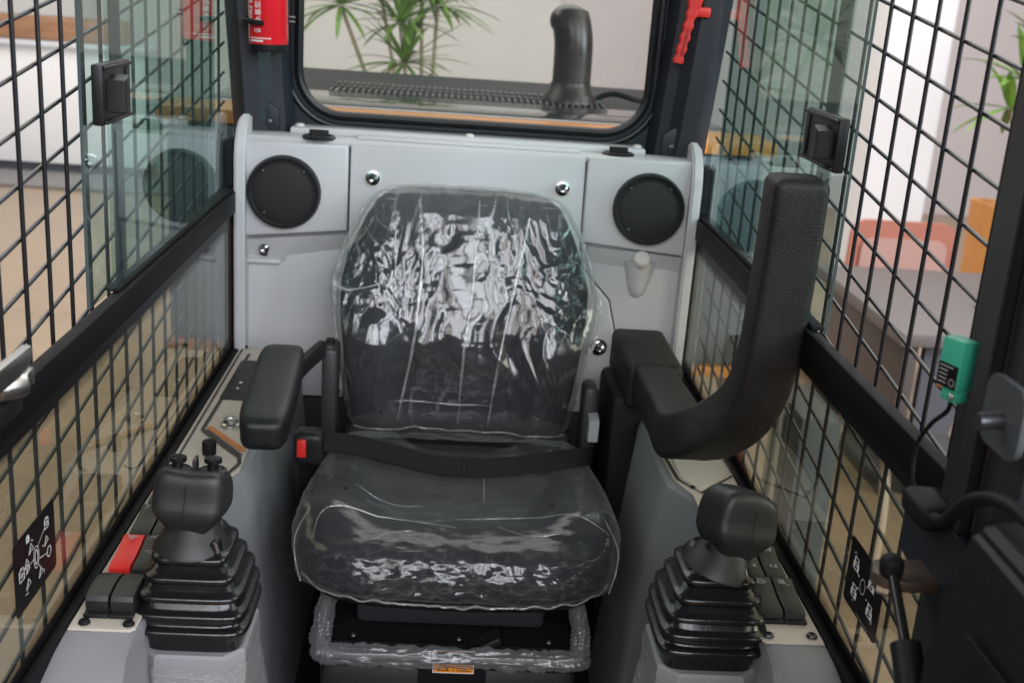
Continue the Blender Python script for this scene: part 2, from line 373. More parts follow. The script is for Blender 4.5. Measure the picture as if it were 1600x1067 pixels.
for k in range(5):
    a = k * 2 * PI / 5 + 0.3; bm = nbm(); cyl(bm, (2.36, 3.98, GZ + 0.09), (2.36 + 0.3 * math.cos(a), 3.98 + 0.3 * math.sin(a), GZ + 0.03), 0.025, 10, 0.018); obj('leg', bm, DARKST, t)

t = thing('bent_tube_chair', 'dark chair with a pale bent tube frame beside the desk', 'chair', (1.6, 1.5, GZ))
bm = nbm(); superbox(bm, (1.66, 1.55, -0.10), (0.24, 0.24, 0.045), 4, 8); obj('seat', bm, mat('chair_dark', (0.03, 0.03, 0.033), 0.6), t)
for dx in (-0.21, 0.23):
    bm = nbm(); tube(bm, [(1.66 + dx, 1.30, GZ + 0.02), (1.66 + dx, 1.28, -0.20), (1.66 + dx, 1.36, 0.04), (1.66 + dx, 1.55, 0.10), (1.66 + dx, 1.74, 0.02), (1.66 + dx, 1.82, -0.2), (1.66 + dx, 1.80, GZ + 0.02)], 0.018, 10); obj('tube_leg', bm, mat('tube_pale', (0.55, 0.46, 0.38), 0.3), t)
LEAF = mat('leaf_green', (0.14, 0.26, 0.035), 0.45, var=0.35, vscale=9)
STEM = mat('plant_stem', (0.42, 0.36, 0.25), 0.7, var=0.2)
def leaf(bm, p, d, L, w, droop):
    d = unit(Vector(d)); side = d.cross(Vector((0, 0, 1)))
    if side.length < 0.05: side = Vector((1, 0, 0))
    side = unit(side); prev = None; n = 6; pos = Vector(p); dd = d.copy()
    for i in range(n + 1):
        t = i / n; ww = w * (math.sin(PI * min(1, 0.12 + t * 0.88)) ** 0.6) * 0.5 + 0.0004
        up = side.cross(dd) * ww * 0.35
        a = bm.verts.new(pos + side * ww + up); m_ = bm.verts.new(pos); b = bm.verts.new(pos - side * ww + up)
        if prev: bm.faces.new((prev[0], prev[1], m_, a)); bm.faces.new((prev[1], prev[2], b, m_))
        prev = (a, m_, b)
        pos = pos + dd * (L / n); dd = unit(dd + Vector((0, 0, -droop / n)))
def rosette(parent, c, nl, L, w, rnd, updir=(0, 0, 1), droop=0.6):
    for k in range(nl):
        a = 2.4 * k + rnd.random() * 0.5; el = rnd.uniform(-0.35, 1.25)
        d = Vector((math.cos(a) * math.cos(el), math.sin(a) * math.cos(el), math.sin(el)))
        bm = nbm(); leaf(bm, Vector(c) + d * 0.01, d, L * rnd.uniform(0.7, 1.1), w * rnd.uniform(0.8, 1.15), droop * rnd.uniform(0.6, 1.3)); obj('leaf', bm, LEAF, parent)
def dracaena(label, base, heads, L, w, nl, potcol, pot, seed):
    rnd = random.Random(seed)
    t = thing('potted_plant', label, 'plant', base)
    bx, by, bz = base; pw, ph = pot
    bm = nbm()
    loft(bm, [[(bx + a * s, by + b * s, bz + z) for a, b in rrect(pw, pw, 0.03, 3)] for s, z in ((0.86, 0), (1.0, ph), (0.93, ph), (0.9, ph - 0.06))]); obj('planter', bm, potcol, t)
    bm = nbm(); box(bm, (bx - pw * 0.88, by - pw * 0.88, bz + ph - 0.08), (bx + pw * 0.88, by + pw * 0.88, bz + ph - 0.045)); obj('soil', bm, mat('soil', (0.06, 0.045, 0.035), 0.9, bump=1, bscale=60), t)
    for hx, hy, hz in heads:
        bm = nbm(); tube(bm, [(bx + (hx - bx) * 0.15, by, bz + ph - 0.05), (lerp(bx, hx, 0.45) + 0.02, lerp(by, hy, 0.4), lerp(bz + ph, hz, 0.5)), (hx, hy, hz)], 0.008, 8, 6); obj('stem', bm, STEM, t)
        rosette(t, (hx, hy, hz), nl, L, w, rnd)
    return t
dracaena('spiky green dracaena with pale stems seen through the rear window', (-0.20, 2.75, GZ),
         [(-0.50, 2.5, 1.29), (-0.27, 2.5, 1.24), (-0.13, 2.6, 1.31), (-0.245, 2.45, 1.09), (-0.38, 2.7, 1.42), (-0.20, 2.65, 1.40)], 0.27, 0.020, 38, CREAM, (0.16, 0.75), 3)
dracaena('leafy green plant in a tall orange planter beyond the desk', (3.20, 4.35, GZ),
         [(3.08, 4.32, 0.94), (3.14, 4.35, 1.10), (3.24, 4.3, 1.24)], 0.38, 0.055, 14, mat('planter_orange', (0.62, 0.27, 0.07), 0.5, var=0.05), (0.17, 0.95), 5)

# ================================================================== machine behind the cab
t = thing('engine_cover', 'black engine cover with grille and orange edge behind the rear window', 'engine cover', (0, 0.8, 0.6))
bm = nbm(); box(bm, (-0.64, 0.31, 0.612), (0.64, 1.7, 1.086), 0.012); obj('side_body', bm, SLATE, t)
bm = nbm(); box(bm, (-0.648, 0.302, 0.586), (0.648, 1.72, 0.610), 0.004); obj('orange_trim', bm, ORANGE, t)
bm = nbm(); box(bm, (-0.66, 0.30, 1.088), (0.66, 0.478, 1.119), 0.006); obj('orange_ledge', bm, ORANGE, t)
GLOSSB = mat('gloss_black_hood', (0.012, 0.015, 0.016), 0.16, coat=0.6, rvar=0.05)
bm = nbm(); box(bm, (-0.60, 0.482, 1.088), (0.60, 0.83, 1.121), 0.008); obj('hood', bm, GLOSSB, t)
bm = nbm(); box(bm, (-0.60, 0.834, 1.088), (0.60, 1.66, 1.112), 0.004); obj('grille_bed', bm, MATTE, t)
GRL = mat('grille_bar_grey', (0.07, 0.065, 0.058), 0.5, var=0.2)
gb = None
for k in range(44):
    x = -0.36 + 0.0165 * k
    if gb is None:
        bm = nbm(); box(bm, (-0.004, 0.86, 1.113), (0.004, 1.14, 1.122), 0.002, 1); o = obj('grille_bar', bm, GRL, t); gb = o.data
    else: o = link('grille_bar', gb, t)
    o.location.x = x
for y in (0.94, 1.03):
    bm = nbm(); box(bm, (-0.37, y, 1.1225), (0.37, y + 0.012, 1.126)); obj('grille_rail', bm, GRL, t)
bm = nbm(); tube(bm, [(0.34, 1.0, 1.13), (0.38, 0.95, 1.15), (0.44, 0.93, 1.14), (0.5, 1.0, 1.13)], 0.008, 8); obj('hose', bm, MATTE, t)
EXH = mat('exhaust_black', (0.028, 0.023, 0.019), 0.33, rvar=0.12, vscale=12, var=0.25)
t = thing('exhaust_pipe', 'stubby black exhaust stack with a domed top on the engine cover', 'exhaust', (0.265, 0.95, 1.13))
bm = nbm(); tube(bm, [(0.265, 0.95, 1.13), (0.266, 0.95, 1.2), (0.264, 0.95, 1.27), (0.258, 0.955, 1.31), (0.251, 0.965, 1.335)], 0.051, 32); superbox(bm, (0.250, 0.968, 1.328), (0.0515, 0.053, 0.042), 2.1, 16); obj('pipe', bm, EXH, t)
bm = nbm(); lathe(bm, [(0.075, 0), (0.072, 0.012), (0.058, 0.03), (0.053, 0.05)], (0.265, 0.95, 1.122), (0, 0, 1)); obj('base_collar', bm, EXH, t)
# loader uprights beside the cab (outside the side glass)
for s, lab in ((1, 'grey loader post with a bright hydraulic rod outside the right glass'),):
    t = thing('loader_post', lab, 'loader arm', (s * 0.72, -0.35, GZ))
    bm = nbm(); box(bm, (0.80, 0.30, GZ), (0.90, 0.55, 0.50), 0.012); obj('post', bm, SLATE, t)
    bm = nbm(); cyl(bm, (0.74, 0.28, -0.10), (0.765, 0.36, 0.52), 0.018); obj('hydraulic_rod', bm, STEEL, t)
    bm = nbm(); cyl(bm, (0.72, 0.20, -0.5), (0.74, 0.28, -0.06), 0.036); obj('hydraulic_cylinder', bm, SLATE, t)
    bm = nbm(); sweep(bm, smooth_path([(0.66, 0.62, 0.62), (0.69, 0.55, 0.42), (0.75, 0.42, 0.2), (0.84, 0.2, 0.0)], 6), rrect(0.006, 0.026, 0.004, 2)); obj('orange_strap', bm, mat('orange_strap', (0.55, 0.12, 0.05), 0.5), t)

# ================================================================== rear wall of the cab: window frame and pillars
WY = 0.12
t = thing('rear_window', 'rear cab window with dark steel frame and rounded rubber seal', 'window', (0, WY, 1.1))
def ring_window(hx, z0, z1, r, k=10):
    c = (z0 + z1) / 2; h = (z1 - z0) / 2
    return [(a, c + b) for a, b in rrect(hx, h, r, k)]
inner = ring_window(0.338, 1.141, 1.74, 0.085); outer = [(-0.37, 1.02), (0.37, 1.02)]
# frame plate: outer rectangle ring lofted to the inner opening
no = len(inner)
def outer_pt(p):
    x, z = p; cx, cz = 0.0, 1.43; hx, hz = 0.372, 0.36
    dx, dz = x - cx, z - cz; s = min(hx / abs(dx) if abs(dx) > 1e-6 else 1e9, hz / abs(dz) if abs(dz) > 1e-6 else 1e9)
    return (cx + dx * s, cz + dz * s)
bm = nbm()
loft(bm, [[(x, WY + 0.02, z) for x, z in map(outer_pt, inner)], [(x, WY, z) for x, z in map(outer_pt, inner)], [(x, WY, z) for x, z in inner], [(x, WY + 0.03, z) for x, z in inner]], False, False)
obj('frame', bm, NAVY, t)
for off, r, yy, nm in ((0.0, 0.0085, WY - 0.004, 'rubber_seal'), (0.022, 0.006, WY - 0.001, 'seal_lip')):
    bm = nbm(); rg = ring_window(0.338 + off, 1.141 - off, 1.74 + off, 0.085 + off)
    P = [Vector((x, yy, z)) for x, z in rg]; n = len(P); rings = []
    for i in range(n):
        T = unit(P[(i + 1) % n] - P[i - 1]); u = Vector((0, 1, 0)); w = T.cross(u)
        rings.append([P[i] + u * a + w * b for a, b in circ(r, 8)])
    rings.append(rings[0]); loft(bm, rings, False, False); obj(nm, bm, mat('seal_rubber', (0.006, 0.007, 0.008), 0.35, spec=0.3), t)
bm = nbm(); prism(bm, ring_window(0.345, 1.12, 1.75, 0.09), XZ, WY + 0.012, WY + 0.017); obj('pane', bm, G_REAR, t)

def pillar(s, label):
    t = thing('rear_pillar', label, 'pillar', (s * 0.41, 0.1, 0.6), 'rear cab pillars')
    # folded steel section in plan, lofted upwards; leans outwards a little
    sec = [(0.352, 0.115), (0.366, 0.085), (0.385, 0.078), (0.405, 0.060), (0.436, 0.055), (0.452, 0.075), (0.470, 0.11), (0.470, 0.16), (0.352, 0.16)]
    bm = nbm(); loft(bm, [[(s * (x + k), y, z) for x, y in sec] for z, k in ((0.60, -0.012), (1.10, -0.010), (1.40, 0.012), (1.78, 0.03))]); obj('post', bm, NAVY, t, angle=20)
    bm = nbm(); prism(bm, [(s * (0.385 + a), 1.135 + b) for a, b in ((-0.018, -0.03), (0.016, -0.03), (0.016, 0.012), (0.004, 0.030), (-0.018, 0.014))], XZ, 0.074, 0.066, 0.002); obj('bracket', bm, NAVY, t)
    screw('screw', (s * 0.385, 0.067, 1.127), (0, -1, 0), 0.006, DARKST, t)
    bm = nbm(); box(bm, (0.440 * s if s > 0 else -0.462, -0.004, 0.55), (0.462 if s > 0 else -0.440, 0.05, 1.10), 0.003); obj('corner_trim', bm, MATTE, t)
    return t
pillar(-1, 'dark folded steel rear pillar carrying the fire extinguisher')
pillar(1, 'dark folded steel rear pillar carrying the red hammer')

# ---- fire extinguisher
EX = Vector((-0.380, 0.022, 1.262)); er = 0.0355
t = thing('fire_extinguisher', 'small red fire extinguisher strapped to the left rear pillar', 'extinguisher', EX)
lean = Vector((-0.03, 0, 1)).normalized()
bm = nbm(); lathe(bm, [(er * 0.80, 0.004), (er * 0.95, 0.008), (er, 0.016), (er, 0.30), (er * 0.8, 0.34), (er * 0.35, 0.36)], EX, lean, 48); obj('cylinder', bm, REDPAINT, t)
bm = nbm(); lathe(bm, [(er * 0.7, 0), (er * 0.98, 0.002), (er * 1.0, 0.009), (er * 0.98, 0.014)], EX - lean * 0.003, lean, 48); obj('base_ring', bm, MATTE, t)
def on_ext(ang, h, s, size, rot):
    a = math.radians(ang); nrm = Vector((math.sin(a), -math.cos(a), 0)); tg = Vector((math.cos(a), math.sin(a), 0))
    p = EX + lean * h + nrm * (er + 0.0006)
    ex, ey = (tg, lean) if not rot else (lean, -tg)
    return text('lettering', s, size, basis(p, ex, ey), WHITE, t)
on_ext(-46, 0.110, 'FIRE EXTINGUISHER', 0.0125, True).name = 'lettering'
on_ext(-19, 0.110, '水基型灭火器使用方法', 0.0125, True)
on_ext(-24, 0.0345, '12B', 0.009, False)
for h, n_, w_ in ((0.0215, 14, 0.0021), (0.0165, 9, 0.0030)):
    bm = nbm()
    for i in range(n_):
        a = math.radians(-48 + 62 * i / 13.0); nn = Vector((math.sin(a), -math.cos(a), 0)); tg = Vector((math.cos(a), math.sin(a), 0))
        p = EX + lean * h + nn * (er + 0.0005)
        vs = [bm.verts.new(p + tg * w_ * sx * 0.45 + lean * w_ * sy * 0.55) for sx, sy in ((-1, -1), (1, -1), (1, 1), (-1, 1))]; bm.faces.new(vs)
    obj('fine_print', bm, WHITE, t, smooth=False)
bm = nbm(); pts = []
for i in range(15):
    a = math.radians(-112 + 108 * i / 14); pts.append(EX + lean * (0.052 - 0.004 * i / 14) + Vector((math.sin(a), -math.cos(a), 0)) * (er + 0.004))
sweep(bm, pts, lambda u: rrect(0.008 * (1 if u < 0.9 else 0.75), 0.004, 0.003, 3), up=lean); obj('rubber_strap', bm, MATTE, t)
for k in range(2):
    bm = nbm(); box(bm, EX + Vector((er - 0.002, 0, 0.050 + 0.008 * k)), EX + Vector((er + 0.010, 0.012, 0.054 + 0.008 * k)), 0.001); obj('bracket_clip', bm, DARKST, t)

# ---- red emergency hammer
t = thing('emergency_hammer', 'red plastic emergency hammer hanging on the right rear pillar', 'hammer', (0.40, 0.05, 1.28))
bm = nbm(); P = []
for i in range(33):
    u = i / 32; P.append(Vector((lerp(0.376, 0.408, u), 0.047, lerp(1.287, 1.46, u))))
def hs(u):
    wv = 0.0085 + 0.006 * sstep(0.45, 0.75, u) + 0.0016 * math.sin(u * 52) * (1 - sstep(0.55, 0.7, u)); return rrect(wv, 0.0075, 0.004, 3)
sweep(bm, P, hs, up=(0, 1, 0)); obj('handle', bm, RED, t)
bm = nbm(); sweep(bm, [Vector((0.382, 0.0385, 1.30)), Vector((0.389, 0.0385, 1.35))], rrect(0.0022, 0.001, 0.0008, 2), up=(0, 1, 0)); obj('groove', bm, mat('dark_red', (0.30, 0.01, 0.01), 0.5), t)
bm = nbm(); box(bm, (0.396, 0.045, 1.372), (0.428, 0.062, 1.39), 0.003); obj('clip', bm, RED, t)

# ================================================================== rear trim panel
t = thing('rear_trim_panel', 'light grey moulded rear trim panel with two round speakers', 'trim panel', (0, 0.02, 0.66))
GY = 0.0
bm = nbm(); box(bm, (-0.434, 0.022, 0.60), (0.434, 0.05, 1.095), 0.004); obj('backing', bm, mat('panel_gap', (0.03, 0.03, 0.032), 0.6), t)
g = 0.0016
def slab(name, poly, y0=0.03, y1=GY, bev=0.004, seg=3, m=PANEL):
    bm = nbm(); prism(bm, poly, XZ, y0, y1, bev, seg); return obj(name, bm, m, t, angle=50)
# upper left speaker housing, centre cover, right panel; lower left field
slab('speaker_housing', [(-0.428, 0.918), (-0.226 - g, 0.940), (-0.226 - g, 1.103), (-0.428, 1.100)], y1=-0.010, bev=0.007)
slab('centre_cover', [(-0.226 + g, 0.60), (0.318 - g, 0.60), (0.310 - g, 0.735), (0.284 - g, 0.832), (0.226 - g, 0.893), (0.218 - g, 0.940), (0.216 - g, 1.108), (-0.226 + g, 1.104)], y1=-0.006, bev=0.004)
slab('side_field', [(-0.428, 0.60), (-0.226 - g, 0.60), (-0.226 - g, 0.938 - g), (-0.428, 0.916 - g)], y1=0.010, bev=0.003)
slab('speaker_housing', [(0.216 + g, 0.945), (0.426, 0.928), (0.426, 1.112), (0.216 + g, 1.108)], y1=-0.010, bev=0.006)
slab('side_field', [(0.318 + g, 0.60), (0.426, 0.60), (0.426, 0.926), (0.218 + g, 0.943), (0.226 + g, 0.893), (0.284 + g, 0.832), (0.310 + g, 0.735)], y1=0.006, bev=0.003)
# sloped underside (chamfer) pieces below the housings
def wedge(name, xs, zt, zb, y_top, y_bot):
    bm = nbm(); n = len(xs); rings = []
    for x, a, b in zip(xs, zt, zb): rings.append([(x, y_top, a), (x, y_bot, b), (x, 0.03, b), (x, 0.03, a)])
    loft(bm, rings); return obj(name, bm, PANEL, t)
wedge('housing_underside', [-0.428, -0.345, -0.34, -0.23], [0.912, 0.922, 0.922, 0.934], [0.880, 0.866, 0.880, 0.900], -0.0085, 0.0115)
wedge('housing_underside', [0.232, 0.30, 0.36, 0.42], [0.938, 0.934, 0.931, 0.926], [0.902, 0.896, 0.898, 0.892], -0.0085, 0.0075)
# ledge on top with raised back lip
bm = nbm(); box(bm, (-0.428, -0.001, 1.098), (0.428, 0.075, 1.110), 0.004); obj('ledge', bm, PANEL, t)
bm = nbm(); box(bm, (-0.345, 0.055, 1.108), (0.335, 0.118, 1.121), 0.004); obj('rear_lip', bm, PANEL, t)
bm = nbm(); box(bm, (-0.215, 0.020, 1.1095), (0.205, 0.050, 1.1165), 0.003); obj('tray_rail', bm, PANEL, t)
# side flanges with rounded tops
for s in (-1, 1):
    bm = nbm()
    pr = [(0.05, 0.60), (-0.032, 0.60), (-0.035, 0.9), (-0.034, 1.07), (-0.026, 1.100), (-0.010, 1.122), (0.012, 1.136), (0.05, 1.142)]
    prism(bm, pr, YZ, s * 0.414, s * 0.434, 0.0); bmesh.ops.bevel(bm, geom=list(bm.edges), offset=0.004, segments=2, affect='EDGES'); obj('side_flange', bm, PANEL, t)
# speakers
SPK = mat('speaker_cloth', (0.007, 0.007, 0.008), 0.65, bump=0.9, bscale=500)
for x, z in ((-0.345, 1.009), (0.340, 1.018)):
    bm = nbm(); lathe(bm, [(0.067, 0.0), (0.067, 0.010), (0.064, 0.0135), (0.0605, 0.012), (0.059, 0.009), (0.045, 0.0115), (0.02, 0.013), (0.0001, 0.0132)], (x, -0.010, z), (0, -1, 0), 64)
    sp = obj('speaker', bm, SPK, t)
    bm = nbm(); lathe(bm, [(0.0685, 0), (0.0685, 0.008), (0.066, 0.0155), (0.0625, 0.0155), (0.0612, 0.010)], (x, -0.010, z), (0, -1, 0), 64); obj('rim', bm, BLACK, sp)
    for k in range(3):
        a = math.radians((48, 135, 228)[k]); screw('screw', (x + 0.054 * math.cos(a), -0.0205, z + 0.054 * math.sin(a)), (0, -1, 0), 0.0035, DARKST, sp, 0.002)
# dome bolts
for x, y, z in ((-0.383, 0.006, 0.897), (-0.182, -0.006, 1.044), (0.174, -0.006, 1.046), (0.271, -0.006, 0.738)):
    bm = nbm(); lathe(bm, [(0.014, 0), (0.0135, 0.003), (0.0105, 0.004), (0.0105, 0.007), (0.009, 0.012), (0.005, 0.0145), (0.0035, 0.0135), (0.0001, 0.0135)], (x, y, z), (0, -1, 0), 24)
    b = obj('dome_bolt', bm, CHROME, t)
    bm = nbm(); lathe(bm, [(0.0165, 0), (0.0165, 0.0015), (0.0135, 0.0022)], (x, y, z), (0, -1, 0), 24); obj('washer', bm, CREAM if z > 1 else BLACK, b)
# bolt pocket frame on the left
bm = nbm(); box(bm, (-0.424, -0.001, 0.8665), (-0.352, 0.012, 0.876), 0.003); obj('pocket_edge', bm, PANEL, t)
# coat hook pocket on the right
bm = nbm(); rings = []
for i in range(13):
    u = i / 12; z = 0.914 - 0.078 * u; r = 0.031 * (1 - 0.58 * u) * (math.sqrt(max(0.0, 1 - max(0.0, (u - 0.72) / 0.28) ** 2))) + 0.0008
    rings.append([(0.336 + r * math.cos(a), 0.012 - max(0.0, r * 1.15 * math.sin(a)), z) for a in [PI * k / 16 for k in range(17)]])
loft(bm, rings, True, True, closed=True); obj('hook_pocket', bm, PANEL, t)
bm = nbm(); lathe(bm, [(0.014, 0), (0.0170, 0.006), (0.0170, 0.020), (0.014, 0.025), (0.0001, 0.026)], (0.336, -0.004, 0.910), (0, -0.75, 0.65), 24); obj('coat_knob', bm, CREAM, t)
# louvre vents and caps on the ledge
for x, y in ((-0.285, -0.001), (0.280, 0.028)):
    bm = nbm(); lathe(bm, [(0.031, 0), (0.031, 0.003), (0.028, 0.006), (0.024, 0.006), (0.023, 0.003), (0.0001, 0.003)], (x, y + 0.012, 1.109), (0, 0, 1), 32); v = obj('air_vent', bm, BLACK, t)
    for k in range(3):
        bm = nbm(); box(bm, (x - 0.018 + 0.003 * abs(k - 1), y + 0.004 + 0.007 * k, 1.112), (x + 0.018 - 0.003 * abs(k - 1), y + 0.006 + 0.007 * k, 1.121 + (0.004 if k == 1 else 0)), 0.0006, 1); obj('louvre', bm, BLACK, v)
for x in (-0.330, -0.005, 0.322):
    bm = nbm(); lathe(bm, [(0.009, 0), (0.0085, 0.003), (0.005, 0.005), (0.0001, 0.0052)], (x, 0.085, 1.121), (0, 0, 1), 16); obj('screw_cap', bm, CREAM, t)

# ================================================================== side screens: belt, wires, glass
def side(s, vphase, hphase, where):
    t = thing('side_screen', 'black welded wire mesh screen along the ' + where + ' side of the cab', 'mesh screen', (s * 0.46, -0.6, 0.7), 'side wire screens')
    x = s * 0.464
    vdat = None; y = vphase
    ys = [vphase + 0.07 * k for k in range(-12, 24) if -1.215 < vphase + 0.07 * k < 0.05]
    for y in ys:
        if vdat is None:
            bm = nbm(); cyl(bm, (x, 0, 0.64), (x, 0, 1.72), 0.00245, 10); o = obj('wire', bm, WIRE, t); vdat = o.data
        else: o = link('wire', vdat, t)
        o.location.y = y
    hdat = None
    SL = 0.140                                  # the long wires climb towards the rear of the cab
    for k in range(-17, 14):
        z = hphase + 0.0536 * k
        if not 0.56 < z < 1.76: continue
        if hdat is None:
            bm = nbm(); cyl(bm, (x + s * 0.0045, -1.225, SL * (-1.225 - vphase)), (x + s * 0.0045, 0.055, SL * (0.055 - vphase)), 0.00245, 10); o = obj('wire', bm, WIRE, t); hdat = o.data
        else: o = link('wire', hdat, t)
        o.location.z = z
    # belt rail
    b = thing('belt_rail', 'flat black belt rail across the ' + where + ' side windows', 'rail', (s * HW, -0.6, 0.96), 'belt rails')
    bm = nbm(); box(bm, (min(s * 0.430, s * 0.446), -1.235, 0.970), (max(s * 0.430, s * 0.446), -0.006, 1.007), 0.0015, 2); obj('rail', bm, mat('belt_paint', (0.004, 0.004, 0.005), 0.55, spec=0.15), b)
    # lower pane
    L = thing('lower_side_window', 'fixed lower side pane below the ' + where + ' belt rail', 'window', (s * 0.442, -0.6, 0.7), 'lower side windows')
    bm = nbm(); box(bm, (min(s * 0.440, s * 0.445), -1.24, 0.66), (max(s * 0.440, s * 0.445), -0.002, 0.965)); obj('pane', bm, G_LOW, L, smooth=False)
    # frit border and its dots
    xi = s * 0.4385
    bm = nbm()
    for (z0, z1, rows, up) in ((0.974, 0.9475, 4, -1), (0.700, 0.7185, 4, 1)):
        vs = [bm.verts.new((xi, yy, zz)) for yy, zz in ((-1.235, z0), (-0.01, z0), (-0.01, z1), (-1.235, z1))]; bm.faces.new(vs)
        for r in range(rows):
            sz = (0.0020, 0.0017, 0.0014, 0.0010)[r]
            for k in range(300):
                y0 = -1.23 + 0.00405 * k + (0.002 if r % 2 else 0); z = z1 + up * (0.0018 + 0.0036 * r)
                bm.faces.new([bm.verts.new((xi, y0 + a * sz, z + b * sz)) for a, b in ((-1, 0), (0, -1), (1, 0), (0, 1))])
    fo = obj('frit_border', bm, FRIT, L, smooth=False); fo['kind'] = 'stuff'
    # bottom rubber channel
    bm = nbm(); box(bm, (min(s * 0.426, s * 0.4375), -1.20, 0.66), (max(s * 0.426, s * 0.4375), -0.004, 0.7045), 0.002); obj('rubber_channel', bm, MATTE, L)
    # upper fixed pane with frit band
    U = thing('fixed_side_window', 'green tinted fixed rear pane above the ' + where + ' belt rail', 'window', (s * 0.447, -0.35, 1.0), 'fixed side windows')
    yb = -0.735 if s < 0 else -0.70
    bm = nbm(); box(bm, (min(s * 0.4475, s * 0.4525), yb, 1.008), (max(s * 0.4475, s * 0.4525), 0.03, 1.70)); obj('pane', bm, G_UP, U, smooth=False)
    bm = nbm(); box(bm, (min(s * 0.4455, s * 0.447), yb - 0.002, 1.009), (max(s * 0.4455, s * 0.447), yb + 0.042, 1.70)); obj('frit_band', bm, mat('frit_band', (0.02, 0.024, 0.026), 0.4), U, smooth=False)
    bm = nbm()
    for r in range(2):
        sz = (0.0018, 0.0011)[r]
        for k in range(150):
            z = 1.012 + 0.0045 * k; y0 = yb + 0.0445 + 0.004 * r
            bm.faces.new([bm.verts.new((s * 0.4465, y0 + a * sz, z + b * sz)) for a, b in ((-1, 0), (0, -1), (1, 0), (0, 1))])
    fo = obj('frit_dots', bm, FRIT, U, smooth=False); fo['kind'] = 'stuff'
    bm = nbm(); box(bm, (min(s * 0.437, s * 0.4535), -0.76, 1.0075), (max(s * 0.437, s * 0.4535), 0.0, 1.013), 0.001); obj('rubber_channel', bm, MATTE, U)
    # sliding pane
    ye = -0.865 if s < 0 else -0.80
    D = thing('sliding_side_window', 'green tinted sliding pane with black latch on the ' + where + ' side', 'window', (s * 0.44, ye + 0.3, 1.0), 'sliding side windows')
    bm = nbm(); box(bm, (min(s * 0.4400, s * 0.4430), ye, 1.0145), (max(s * 0.4400, s * 0.4430), ye + 0.70, 1.70)); obj('pane', bm, G_UP, D, smooth=False)
    bm = nbm(); box(bm, (min(s * 0.4398, s * 0.4432), ye - 0.002, 1.0145), (max(s * 0.4398, s * 0.4432), ye - 0.0002, 1.70)); obj('pane_edge', bm, mat('glass_edge', (0.06, 0.085, 0.085), 0.2), D, smooth=False)
    # latch: plate with raised rim and thumb pull
    ly0, ly1, lz0, lz1 = (ye + 0.030, ye + 0.142, 1.220, 1.288) if s < 0 else (ye + 0.018, ye + 0.158, 1.212, 1.278)
    bm = nbm(); box(bm, (min(s * 0.426, s * 0.4396), ly0, lz0), (max(s * 0.426, s * 0.4396), ly1, lz1), 0.003); lp = obj('latch', bm, BLACK, D)
    for zz in (lz0 + 0.002, lz1 - 0.006):
        bm = nbm(); box(bm, (min(s * 0.422, s * 0.4262), ly0 + 0.002, zz), (max(s * 0.422, s * 0.4262), ly1 - 0.002, zz + 0.004), 0.001); obj('rim', bm, BLACK, lp)
    bm = nbm(); prism(bm, [(ly0 + 0.012, lz0 + 0.016), (ly0 + 0.034, lz0 + 0.012), (ly0 + 0.034, lz1 - 0.012), (ly0 + 0.012, lz1 - 0.017)], YZ, s * 0.4255, s * 0.405, 0.003); obj('thumb_pull', bm, BLACK, lp)
    bm = nbm(); box(bm, (min(s * 0.4235, s * 0.4262), ly1 - 0.022, lz0 + 0.008), (max(s * 0.4235, s * 0.4262), ly1 - 0.016, lz1 - 0.008), 0.001); obj('rib', bm, BLACK, lp)
    return U
UL = side(-1, -0.922, 1.131, 'left')
UR = side(1, -0.999, 1.112, 'right')
text('maker_mark', 'DMCK', 0.016, basis((-0.4445, -0.716, 1.030), (0, 1, 0), (0, 0, 1)), MATTE, UL)

# ================================================================== cab floor
bm = nbm(); box(bm, (-0.44, -1.6, 0.12), (0.44, 0.01, 0.18)); structure(obj('cab_floor', bm, mat('floor_mat', (0.012, 0.011, 0.011), 0.75, bump=0.6, bscale=120, var=0.2)))
bm = nbm(); box(bm, (-0.436, 0.004, 0.181), (0.436, 0.05, 0.598), 0.003)
tag(obj('rear_bulkhead', bm, mat('bulkhead_dark', (0.022, 0.022, 0.025), 0.6, var=0.1)), 'dark steel bulkhead low behind the seat', 'bulkhead')
for s_, w_ in ((-1, 'left'), (1, 'right')):
    bm = nbm(); box(bm, (min(s_ * 0.428, s_ * 0.45), -1.25, 0.10), (max(s_ * 0.428, s_ * 0.45), 0.0, 0.655), 0.003)
    tag(obj('cab_side_plate', bm, MATTE), 'dark steel plate closing the ' + w_ + ' cab side below the glass', 'side plate')

